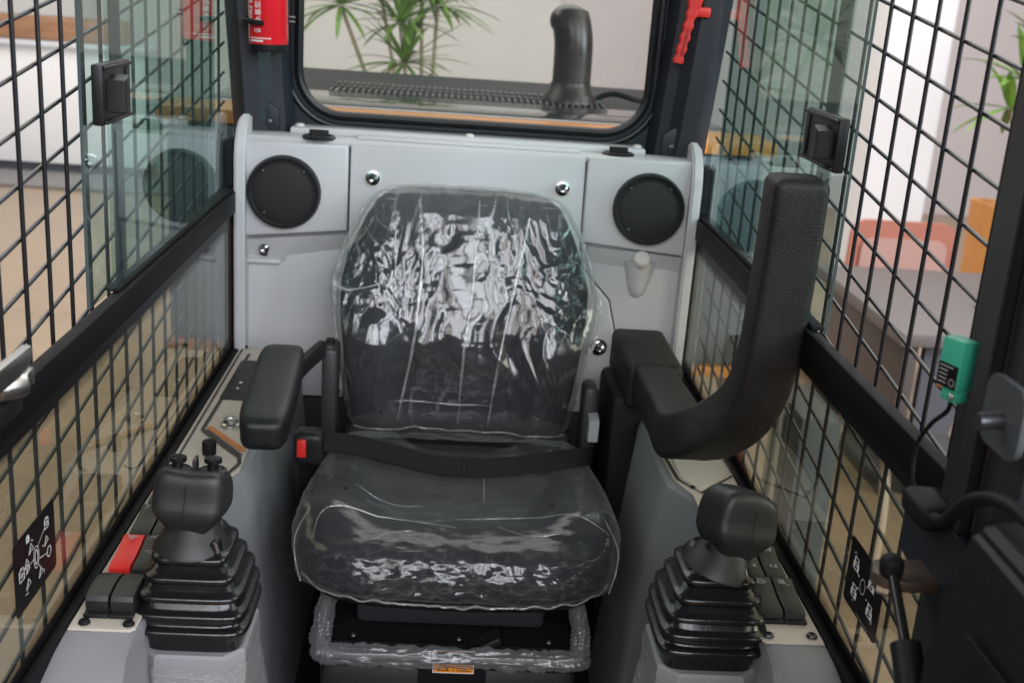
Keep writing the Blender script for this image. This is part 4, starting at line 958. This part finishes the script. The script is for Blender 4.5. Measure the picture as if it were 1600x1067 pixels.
# ignition key barrel
bm = nbm(); lathe(bm, [(0.0155, 0), (0.0155, 0.004), (0.0125, 0.006), (0.0115, 0.012), (0.006, 0.012), (0.005, 0.009), (0.0001, 0.009)], (-0.365, -0.425, 0.7034), (0, 0, 1), 24); obj('key_barrel', bm, STEEL, cl)
# black knob
bm = nbm(); lathe(bm, [(0.0075, 0), (0.0075, 0.007), (0.0001, 0.008)], (-0.371, -0.560, 0.7034), (0, 0, 1), 24); kb = obj('knob_bush', bm, STEEL, cl)
bm = nbm(); lathe(bm, [(0.0095, 0.007), (0.0102, 0.008), (0.0105, 0.026), (0.0095, 0.028), (0.0001, 0.0285)], (-0.371, -0.560, 0.7034), (0, 0, 1), 28); obj('knob', bm, MATTE, cl)
for x, y in ((-0.410, -1.024), (-0.362, -1.024), (-0.416, -0.02), (-0.352, -0.028)): screw('screw', (x, y, 0.703), (0, 0, 1), 0.0065, MATTE, cl, 0.005)
for x, y in ((0.361, -0.996), (0.413, -0.994)): screw('screw', (x, y, 0.703), (0, 0, 1), 0.0065, DARKST, cr, 0.005)
line(cr, 'dark_outline', [(0.415, -0.20), (0.428, -0.528), (0.361, -0.603), (0.334, -0.556), (0.326, -0.43), (0.335, -0.25)], 0.0055, DARKLINE)
bm = nbm(); prism(bm, [(0.334, -0.10), (0.418, -0.10), (0.4205, -0.522), (0.361, -0.592), (0.340, -0.552)], XY, 0.7034, 0.7046, 0.0004, 1); obj('inset_plate', bm, mat('inset_plate', (0.56, 0.54, 0.50), 0.4, metal=0.1), cr)
screw('screw', (0.351, -0.585, 0.704), (0, 0, 1), 0.004, MATTE, cr, 0.003)

# ---- rocker switches
def rocker(parent, x, y, col, pressed=0, w=0.0122, hl=0.036, wide=0.0136):
    bm = nbm(); box(bm, (x - wide, y - hl - 0.006, 0.7034), (x + wide, y + hl + 0.004, 0.7085), 0.0015); sw = obj('switch', bm, BLACK, parent)
    # concave paddle profile along y (y-, camera side, first)
    if pressed == 0: prof = [(-hl, 0.7086), (-hl + 0.001, 0.7155), (-hl + 0.007, 0.7185), (-0.006, 0.7195), (0.014, 0.7225), (hl - 0.006, 0.7260), (hl, 0.7245), (hl + 0.001, 0.7086)]
    else: prof = [(-hl + 0.002, 0.7086), (-hl, 0.7225), (-hl + 0.003, 0.7275), (-0.012, 0.7300), (0.010, 0.7290), (hl - 0.008, 0.7230), (hl, 0.7165), (hl + 0.001, 0.7086)]
    bm = nbm(); rings = [[(x + sx * (w - ins), y + a, b if b < 0.71 else b - ins * 0.6) for a, b in prof] for sx, ins in ((-1, 0.0), (-1, 0.0012), (1, 0.0012), (1, 0.0))]
    rings[0] = [(px, py, pz if pz < 0.71 else pz - 0.0012) for px, py, pz in rings[0]]; rings[3] = [(px, py, pz if pz < 0.71 else pz - 0.0012) for px, py, pz in rings[3]]
    loft(bm, rings); bmesh.ops.subdivide_edges(bm, edges=[e for e in bm.edges], cuts=0)
    obj('paddle', bm, col, sw, angle=32)
    return sw
SWB = mat('switch_black', (0.014, 0.014, 0.014), 0.48, bump=0.3, bscale=900); SWR = mat('switch_red', (0.62, 0.02, 0.015), 0.42)
rowsL = [(-0.973, 1), (-0.887, 0), (-0.800, 0), (-0.712, 0)]
for r, (y, pr) in enumerate(rowsL):
    for c, x in enumerate((-0.4010, -0.3735)):
        rk = rocker(cl, x, y, SWR if (r == 1 and c == 0) else SWB, pr)
        def sym(pl, ww=0.0010, z=0.7268, dx=x, dy=y, par=rk):
            bm = nbm()
            for p in pl: strip(bm, [(dx + a, dy + b) for a, b in p], ww, XY, z)
            obj('symbol', bm, GREYPRINT, par, smooth=False)
        if r == 1 and c == 0: sym([[(-0.006, 0.028), (0.006, 0.028), (0, 0.018), (-0.006, 0.028)], [(-0.0028, 0.026), (0.0028, 0.026), (0, 0.0215), (-0.0028, 0.026)]], z=0.7265)
        if r == 1 and c == 1:
            sym([[(-0.005, 0.024), (0.001, 0.024), (0.001, 0.021), (0.006, 0.026), (0.001, 0.031), (0.001, 0.028), (-0.005, 0.028), (-0.005, 0.024)]], 0.0008)
            sym([[(-0.005, -0.002), (0.001, -0.002), (0.001, -0.005), (0.006, 0.0), (0.001, 0.005), (0.001, 0.002), (-0.005, 0.002), (-0.005, -0.002)]], 0.0008, 0.7207)
        if r == 2 and c == 0: sym([[(-0.007, 0.027), (0.007, 0.027)], [(-0.003, 0.027), (-0.003, 0.018), (-0.006, 0.018)], [(0.003, 0.027), (0.003, 0.018), (0.006, 0.018)]], 0.0010)
rowsR = [(-0.928, 0), (-0.842, 0), (-0.760, 0)]
for r, (y, pr) in enumerate(rowsR):
    for c, x in enumerate((0.3735, 0.4010)):
        rk = rocker(cr, x, y, SWB, pr)
        if r == 1:
            for k, (dy, z) in enumerate(((-0.012, 0.7196), (0.022, 0.7255))):
                lab = (('F3', 'F4'), ('F1', 'F2'))[c][k]
                text('lettering', lab, 0.0115, basis((x, y + dy, z + 0.0009), (-1, 0, 0), (0, -1, -0.12 if k else -0.02)), GREYPRINT, rk)
        if r == 0:
            bm = nbm()
            if c == 0:
                cpt = [(x - 0.003 + 0.0055 * math.cos(a), y + 0.020 + 0.0055 * math.sin(a)) for a in [2 * PI * i / 20 for i in range(21)]]; strip(bm, cpt, 0.0010, XY, 0.7268)
                cpt = [(x - 0.003 + 0.0025 * math.cos(a), y + 0.020 + 0.0025 * math.sin(a)) for a in [2 * PI * i / 14 for i in range(15)]]; strip(bm, cpt, 0.0008, XY, 0.7268)
            else:
                for k in range(4): strip(bm, [(x - 0.008, y + 0.025 - 0.003 * k), (x - 0.001, y + 0.025 - 0.0025 * k)], 0.0010, XY, 0.7268)
                strip(bm, [(x - 0.001, y + 0.026), (x - 0.001, y + 0.016), (x + 0.004, y + 0.012)], 0.0010, XY, 0.7268)
            obj('symbol', bm, GREYPRINT, rk, smooth=False)

# ================================================================== joysticks and their pedestals
def srect(hx, hy, n=5.0, k=56):
    out = []
    for i in range(k):
        a = 2 * PI * (i + 0.5) / k; c, s_ = math.cos(a), math.sin(a); out.append((hx * math.copysign(abs(c) ** (2 / n), c), hy * math.copysign(abs(s_) ** (2 / n), s_)))
    return out
def chamf(hx, hy, c):
    return [(hx, -hy + c), (hx, hy - c), (hx - c, hy), (-hx + c, hy), (-hx, hy - c), (-hx, -hy + c), (-hx + c, -hy), (hx - c, -hy)]
def joystick(s, bx, by, label, plabel):
    p = thing('joystick_pedestal', plabel, 'pedestal', (bx, by, 0.18), 'joystick pedestals')
    ZR = 0.657
    prof = ((0.18, 0.085, 0.085, -s * 0.060, 0.03), (0.36, 0.072, 0.076, -s * 0.034, 0.015), (0.50, 0.062, 0.071, -s * 0.012, 0.004), (ZR - 0.045, 0.0585, 0.066, 0, 0), (ZR - 0.012, 0.0595, 0.067, 0, 0), (ZR - 0.003, 0.0590, 0.0665, 0, 0), (ZR, 0.056, 0.0635, 0, 0))
    bm = nbm(); loft(bm, [[(bx + ox + a, by + oy + b, z) for a, b in chamf(hx, hy, 0.020)] for z, hx, hy, ox, oy in prof])
    obj('body', bm, mat('pedestal_grey', (0.23, 0.233, 0.245), 0.4, bump=0.2, bscale=500), p, angle=25)
    zz_ = [q[0] for q in prof[:5]]
    bm = nbm(); rings = []
    for i in range(40):
        z = lerp(0.20, ZR - 0.014, i / 39); hx, hy, ox, oy = [interp(z, zz_, [q[k] for q in prof[:5]]) for k in (1, 2, 3, 4)]
        rg = []
        for a, b in chamf(hx + 0.0018, hy + 0.0018, 0.019):
            rg.append((bx + ox + a * (1 + 0.016 * noise.noise(Vector((a * 60, b * 60, z * 120)))), by + oy + b * (1 + 0.014 * noise.noise(Vector((a * 50, b * 50, z * 110 + 5)))), z))
        rings.append(rg)
    loft(bm, rings, False, False); obj('stretch_wrap', bm, WRAP, p, angle=25)
    bm = nbm(); box(bm, (bx - s * 0.125 - 0.035, by - 0.02, 0.30), (bx - s * 0.125 + 0.035, by + 0.06, 0.306), 0.002); obj('foot_bracket', bm, CONSOLE, p)
    screw('screw', (bx - s * 0.135, by + 0.03, 0.306), (0, 0, 1), 0.008, STEEL, p, 0.006)
    j = thing('joystick', label, 'joystick', (bx, by, ZR), 'joysticks')
    bm = nbm(); rings = []
    tiers = [(ZR + 0.0005, 0.054, 6), (ZR + 0.020, 0.0575, 6)]
    zt = ZR + 0.020
    for k, hh in enumerate((0.0655, 0.0645, 0.0605, 0.0530, 0.0445)):
        z0 = zt + 0.0190 * k
        tiers += [(z0 + 0.001, hh - 0.006, 5.5), (z0 + 0.0028, hh - 0.001, 5.5), (z0 + 0.0048, hh, 5.5), (z0 + 0.0080, hh - 0.0004, 5.5), (z0 + 0.0098, hh - 0.0020, 5.5), (z0 + 0.0110, hh - 0.0060, 5.5), (z0 + 0.0138, hh - 0.0080, 5.5)]
    tiers += [(zt + 0.097, 0.034, 4.5), (zt + 0.104, 0.029, 4)]
    for z, hh, n_ in tiers:
        u = (z - ZR) / 0.11; rings.append([(bx + s * 0.008 * u + a, by + 0.010 * u + b, z) for a, b in srect(hh, hh * 1.04, n_)])
    loft(bm, rings); obj('boot', bm, RUBBER, j, angle=60)
    zc = zt + 0.070
    cx, cy = bx + s * 0.010, by + 0.004
    lean_ = Vector((0.0 if s < 0 else 0.24, 0.06, 1)).normalized()
    bm = nbm(); lathe(bm, [(0.0430, 0.0), (0.0455, 0.002), (0.0445, 0.006), (0.0370, 0.016), (0.030, 0.030), (0.022, 0.040)], (cx, cy, zc + 0.010), lean_, 40); obj('collar', bm, GRIP, j)
    gc = Vector((cx, cy, zc)) + lean_ * 0.066
    bm = nbm()
    def gd(q):
        x, y, z = q
        k = lerp(0.50, 1.0, sstep(-1.05, 0.05, z)); x *= k * (1.0 - 0.06 * sstep(0.2, 1, z)); y *= lerp(0.72, 1.0, sstep(-1, 0.2, z))
        if s < 0: z += (-0.05 + 0.16 * x * x if z > 0 else 0) - 0.16 * y * (1 if z > 0 else 0.2)
        else: z += (0.22 * (1 - x * x) - 0.10 * x if z > 0 else 0) - 0.10 * y
        y -= 0.16 * math.exp(-((z + 0.2) / 0.35) ** 2) * (1 if y < 0 else 0)
        return Vector((x, y, z))
    rz = Matrix.Rotation(math.radians(-4 if s < 0 else 14), 3, 'Z') @ Matrix.Rotation(math.radians(2 if s < 0 else 11), 3, 'Y') @ Matrix.Rotation(math.radians(-8), 3, 'X')
    superbox(bm, gc, (0.0408, 0.034, 0.040) if s < 0 else (0.0405, 0.034, 0.040), 5.5, 26, gd, rz); obj('grip', bm, GRIP, j, angle=180)
    bm = nbm(); sp_ = [gc + rz @ Vector((0.0003, -0.0372 - 0.0068 * math.exp(-((zz2 / 0.043 + 0.2) / 0.35) ** 2), zz2)) for zz2 in [lerp(0.030, -0.020, i / 12) for i in range(13)]]
    sweep(bm, sp_, circ(0.0005, 6)); obj('mould_seam', bm, MATTE, j)
    if s < 0:
        for dx, dy in ((-0.0195, 0.010), (0.0205, 0.010)):
            bm = nbm(); lathe(bm, [(0.0165, 0), (0.0165, 0.0025), (0.0135, 0.0045), (0.0125, 0.003), (0.0001, 0.003)], gc + Vector((dx, dy, 0.034)), (0, 0.1, 1), 24); obj('button_socket', bm, GRIP, j)
            bm = nbm(); lathe(bm, [(0.0062, 0), (0.0062, 0.008), (0.0098, 0.0095), (0.0103, 0.012), (0.0098, 0.0148), (0.0001, 0.0158)], gc + Vector((dx, dy, 0.036)), (0.04, 0.1, 1), 24); obj('thumb_button', bm, RUBBER, j)
        bm = nbm(); box(bm, gc + Vector((-0.001, 0.002, 0.030)), gc + Vector((0.003, 0.020, 0.050)), 0.001); obj('divider', bm, GRIP, j)
    else:
        bm = nbm(); lathe(bm, [(0.004, 0), (0.004, 0.003), (0.0001, 0.004)], gc + Vector((-0.033, -0.020, -0.015)), (-1, -0.6, 0), 16); obj('side_button', bm, BLACK, j)
    return j
joystick(-1, -0.300, -0.945, 'left black joystick with two thumb buttons and ribbed rubber boot', 'grey pedestal wrapped in stretch film under the left joystick')
joystick(1, 0.296, -0.945, 'right black joystick with smooth tilted grip and ribbed rubber boot', 'grey pedestal wrapped in stretch film under the right joystick')

# ================================================================== instruction stickers on the lower panes
def sticker(s, y0, y1, z0, z1, label):
    t = thing('instruction_sticker', label, 'sticker', (s * 0.4378, (y0 + y1) / 2, z0))
    d = s * 0.4378; cy, cz = (y0 + y1) / 2, (z0 + z1) / 2
    bm = nbm(); prism(bm, [(cy + a, cz + b) for a, b in rrect((y1 - y0) / 2, (z1 - z0) / 2, 0.006, 4)], YZ, d, d - s * 0.0006); obj('sheet', bm, FRIT, t, smooth=False)
    dd = d - s * 0.0012; W_, H_ = (y1 - y0), (z1 - z0); sg = -s      # image-right direction: +y on the left pane, -y on the right
    fn = lambda a, b, q: Vector((q, cy + sg * a * W_ / 2, cz + b * H_ / 2))
    bm = nbm(); w = 0.022
    def pl(*p, ww=w): strip(bm, p, ww * (0.72 if s < 0 else 0.85), fn, dd)
    def circle(x, y, rx, ry, n=16, ww=w): pl(*[(x + rx * math.cos(2 * PI * i / n), y + ry * math.sin(2 * PI * i / n)) for i in range(n + 1)], ww=ww)
    if s < 0:
        circle(0.0, 0.0, 0.13, 0.30); circle(0.0, 0.0, 0.07, 0.2, 12, 0.03)
        def arrow(x, y, k=0.12):
            pl((x - k, y - k), (x + k * 0.8, y - k * 0.3), (x + k * 0.1, y + k), (x - k, y - k), ww=0.03)
        def bx_(x, y, k=0.13): pl((x - k * 0.7, y - k), (x + k * 0.7, y - k), (x + k * 0.7, y + k), (x - k * 0.7, y + k), (x - k * 0.7, y - k), ww=0.03); circle(x, y, 0.04, 0.05, 8, 0.03); pl((x - k * 0.3, y + k), (x - k * 0.3, y + k * 1.3), (x + k * 0.3, y + k * 1.3))
        bx_(0.56, 0.55); pl((0.10, 0.25), (0.48, 0.50), ww=0.02); bx_(-0.70, 0.02, 0.15); pl((-0.50, 0.02), (-0.13, 0.02), ww=0.02); arrow(-0.45, 0.16, 0.11); arrow(-0.40, -0.02, 0.10)
        arrow(-0.22, 0.42); pl((-0.08, 0.32), (-0.16, 0.30)); arrow(0.52, 0.10, 0.11); pl((0.32, 0.10), (0.36, 0.02)); bx_(-0.35, 0.75, 0.08); pl((-0.2, 0.62), (-0.12, 0.56))
        circle(0.62, -0.30, 0.10, 0.14, 12, 0.03); pl((0.15, -0.15), (0.50, -0.28), ww=0.02); arrow(-0.42, -0.42); pl((-0.6, -0.62), (-0.45, -0.66), (-0.5, -0.58)); arrow(0.18, -0.55); pl((0.32, -0.72), (0.36, -0.62), (0.3, -0.62)); pl((0.12, -0.30), (0.15, -0.40))
    else:
        circle(-0.02, 0.02, 0.14, 0.22)
        for x, y in ((-0.52, 0.36), (0.42, 0.40), (-0.42, -0.42), (0.52, -0.36)):
            pl((x - 0.10, y - 0.16), (x + 0.10, y - 0.16), (x + 0.10, y + 0.20), (x - 0.10, y + 0.20), (x - 0.10, y - 0.16), ww=0.045)
            pl((x - 0.15, y - 0.18), (x - 0.15, y + 0.05), ww=0.05); pl((x + 0.15, y - 0.18), (x + 0.15, y + 0.05), ww=0.05); pl((x - 0.05, y - 0.05), (x + 0.05, y - 0.05), (x + 0.05, y + 0.07), (x - 0.05, y + 0.07), (x - 0.05, y - 0.05), ww=0.03)
            pl((x * 0.62 - 0.02, y * 0.5), (x * 0.5, y * 0.42), ww=0.06)
        pl((-0.72, 0.60), (-0.64, 0.68), (-0.56, 0.66)); pl((0.62, -0.62), (0.72, -0.58), (0.72, -0.48)); pl((-0.42, -0.66), (-0.42, -0.72), ww=0.04); pl((-0.15, -0.90), (0.62, -0.90), ww=0.012)
    obj('print', bm, WHITE, t, smooth=False)
sticker(-1, -1.138, -1.022, 0.772, 0.852, 'black control diagram sticker on the lower left pane')
sticker(1, -1.108, -1.004, 0.764, 0.842, 'black control diagram sticker on the lower right pane')

# ================================================================== front right: door post, sensor, bracket, strut, box, cable
t = thing('front_post', 'dark steel front door post at the right edge of the cab', 'post', (0.43, -1.3, 0.3))
sec = [(0.470, -1.228), (0.425, -1.222), (0.418, -1.232), (0.418, -1.262), (0.410, -1.268), (0.404, -1.278), (0.404, -1.300), (0.412, -1.312), (0.412, -1.345), (0.402, -1.352), (0.396, -1.365), (0.396, -1.40), (0.44, -1.42), (0.48, -1.38)]
bm = nbm(); loft(bm, [[(x, y, z) for x, y in sec] for z in (0.30, 1.80)]); obj('profile', bm, mat('post_paint', (0.020, 0.020, 0.023), 0.36, bump=0.12, bscale=220, rvar=0.08), t, angle=20)
bm = nbm(); sweep(bm, [(0.409, -1.305, 0.3), (0.409, -1.305, 1.8)], circ(0.006, 8)); obj('rubber_bead', bm, MATTE, t)
bm = nbm(); prism(bm, [(0.0 + a, b) for a, b in ((-1.36, 0.90), (-1.21, 0.93), (-1.205, 0.99), (-1.36, 0.99))], YZ, 0.40, 0.43, 0.004); obj('hinge_block', bm, NAVY, t)

t = thing('proximity_sensor', 'green rectangular proximity sensor clipped to the front post', 'sensor', (0.405, -1.25, 1.08))
Ms = basis((0.405, -1.246, 1.118), (0.35, -0.94, 0), (0, 0, 1))
bm = nbm(); box(bm, (-0.0125, -0.018, -0.007), (0.0125, 0.026, 0.010), 0.0016, 2, Ms); box(bm, (-0.007, -0.029, -0.006), (0.0115, -0.0175, 0.008), 0.002, 2, Ms); obj('housing', bm, GREEN, t)
bm = nbm(); box(bm, (-0.0115, -0.0165, 0.0101), (0.0105, 0.004, 0.0106), 0.0, 1, Ms); pl_ = obj('label_plate', bm, FRIT, t)
bm = nbm()
for k in range(5): strip(bm, [(-0.0095, 0.0015 - 0.0036 * k), (0.0 + 0.006 * (k == 0), 0.0015 - 0.0036 * k)], 0.0010, lambda a, b, q_: Ms @ Vector((a, b, q_)), 0.0109)
cc = [(0.006 + 0.003 * math.cos(a), -0.011 + 0.003 * math.sin(a)) for a in [2 * PI * i / 14 for i in range(15)]]; strip(bm, cc, 0.0007, lambda a, b, q_: Ms @ Vector((a, b, q_)), 0.0109)
obj('print', bm, GREYPRINT, pl_, smooth=False)
screw('screw', Ms @ Vector((0.006, -0.0235, 0.008)), Ms.to_3x3() @ Vector((0, 0, 1)), 0.0032, STEEL, t, 0.002)
bm = nbm(); cyl(bm, Ms @ Vector((-0.012, -0.022, 0.0)), Ms @ Vector((-0.020, -0.0225, 0.0)), 0.002, 8); obj('terminal', bm, mat('copper', (0.5, 0.18, 0.08), 0.35, metal=0.8), t)
c0_ = Ms @ Vector((0.0, -0.029, 0.001))
bm = nbm(); tube(bm, [c0_, c0_ + Vector((0, 0.004, -0.012)), (0.408, -1.208, 1.052), (0.406, -1.192, 1.025), (0.404, -1.200, 0.995), (0.404, -1.225, 0.985)], 0.0021, 8, 8); obj('cable', bm, MATTE, t)

t = thing('mounting_bracket', 'grey steel bracket plate with a bolt on the front post', 'bracket', (0.38, -1.38, 1.1))
bm = nbm(); prism(bm, [(-1.392 + a, 1.128 + b) for a, b in rrect(0.030, 0.027, 0.014, 5)], YZ, 0.374, 0.380, 0.0015); obj('plate', bm, mat('bracket_grey', (0.07, 0.08, 0.09), 0.4, metal=0.3), t)
bm = nbm(); lathe(bm, [(0.016, 0), (0.016, 0.005), (0.0001, 0.005)], (0.3805, -1.366, 1.132), (1, 0, 0), 20); obj('washer', bm, GREYPL, t)
bm = nbm(); cyl(bm, (0.382, -1.392, 1.126), (0.356, -1.394, 1.124), 0.0065); obj('bolt', bm, DARKST, t)
bm = nbm(); cyl(bm, (0.380, -1.392, 1.126), (0.404, -1.392, 1.126), 0.008); obj('stud', bm, DARKST, t)

t = thing('gas_strut', 'black gas strut held by a brown bracket below the front post', 'gas strut', (0.39, -1.24, 0.85))
bm = nbm(); prism(bm, [(0.368 + a, -1.270 + b) for a, b in ((-0.020, -0.008), (-0.013, 0.013), (0.003, 0.020), (0.052, 0.016), (0.052, -0.026), (0.003, -0.026), (-0.013, -0.020))], XY, 0.930, 0.940, 0.002); obj('bracket', bm, mat('bracket_brown', (0.06, 0.042, 0.030), 0.45, metal=0.3, var=0.2), t)
bm = nbm(); lathe(bm, [(0.0105, 0), (0.0105, 0.006), (0.0080, 0.010), (0.0001, 0.010)], (0.364, -1.272, 0.927), (0, 0, -1), 6); obj('nut', bm, STEEL, t)
bm = nbm(); superbox(bm, (0.362, -1.284, 0.948), (0.0095, 0.010, 0.011), 3, 8); obj('ball_socket', bm, MATTE, t)
bm = nbm(); cyl(bm, (0.362, -1.286, 0.946), (0.359, -1.345, 0.906), 0.0046); obj('rod', bm, mat('strut_black', (0.012, 0.012, 0.012), 0.2), t)
bm = nbm(); cyl(bm, (0.3592, -1.342, 0.908), (0.355, -1.42, 0.845), 0.0125, 20); obj('cylinder', bm, BLACK, t)

t = thing('wiper_motor_cover', 'black box shaped cover in the lower right corner', 'cover', (0.38, -1.42, 0.8))
bm = nbm(); loft(bm, [[(x, y, z) for x, y in rr] for rr, z in (([(0.352, -1.395), (0.352, -1.60), (0.46, -1.60), (0.46, -1.395)], 0.62), ([(0.352, -1.388), (0.350, -1.60), (0.46, -1.60), (0.46, -1.388)], 0.93), ([(0.362, -1.405), (0.356, -1.60), (0.46, -1.60), (0.46, -1.40)], 1.045), ([(0.374, -1.42), (0.368, -1.60), (0.46, -1.60), (0.46, -1.42)], 1.058))]); bmesh.ops.bevel(bm, geom=list(bm.edges), offset=0.005, segments=2, affect='EDGES'); obj('shell', bm, mat('cover_black', (0.009, 0.009, 0.009), 0.5, spec=0.25, bump=0.4, bscale=300), t)
bm = nbm(); box(bm, (0.3485, -1.53, 0.84), (0.3515, -1.45, 0.985), 0.002); obj('side_recess', bm, MATTE, t)
t = thing('cable_clamp', 'black cable with rubber clamp looping over the front post', 'cable', (0.40, -1.25, 0.98))
bm = nbm(); superbox(bm, (0.396, -1.258, 0.992), (0.016, 0.030, 0.012), 4, 8); obj('clamp', bm, MATTE, t)
bm = nbm(); tube(bm, [(0.390, -1.285, 0.995), (0.378, -1.33, 1.015), (0.372, -1.38, 1.056), (0.370, -1.44, 1.078), (0.37, -1.52, 1.075)], 0.0055, 10); obj('cable', bm, MATTE, t)

# ---- bright door catch on the left
t = thing('door_catch', 'shiny zinc door catch above the left belt rail', 'catch', (-0.42, -1.19, 1.03))
bm = nbm(); prism(bm, [(-1.19 + a, 1.056 + b) for a, b in ((-0.05, -0.010), (0.018, -0.010), (0.030, -0.004), (0.034, 0.004), (0.030, 0.010), (-0.05, 0.011))], YZ, -0.408, -0.400, 0.002); obj('hook_plate', bm, STEEL, t)
bm = nbm(); box(bm, (-0.409, -1.175, 1.030), (-0.399, -1.158, 1.0455), 0.002); obj('hook_tip', bm, STEEL, t)
bm = nbm(); lathe(bm, [(0.0115, 0), (0.0115, 0.024), (0.0105, 0.026), (0.007, 0.0265), (0.006, 0.025), (0.0001, 0.025)], (-0.418, -1.199, 1.036), (0.6, 0.8, 0), 24); obj('striker_pin', bm, STEEL, t)
bm = nbm(); box(bm, (-0.430, -1.235, 1.006), (-0.408, -1.165, 1.024), 0.003); obj('catch_base', bm, MATTE, t)
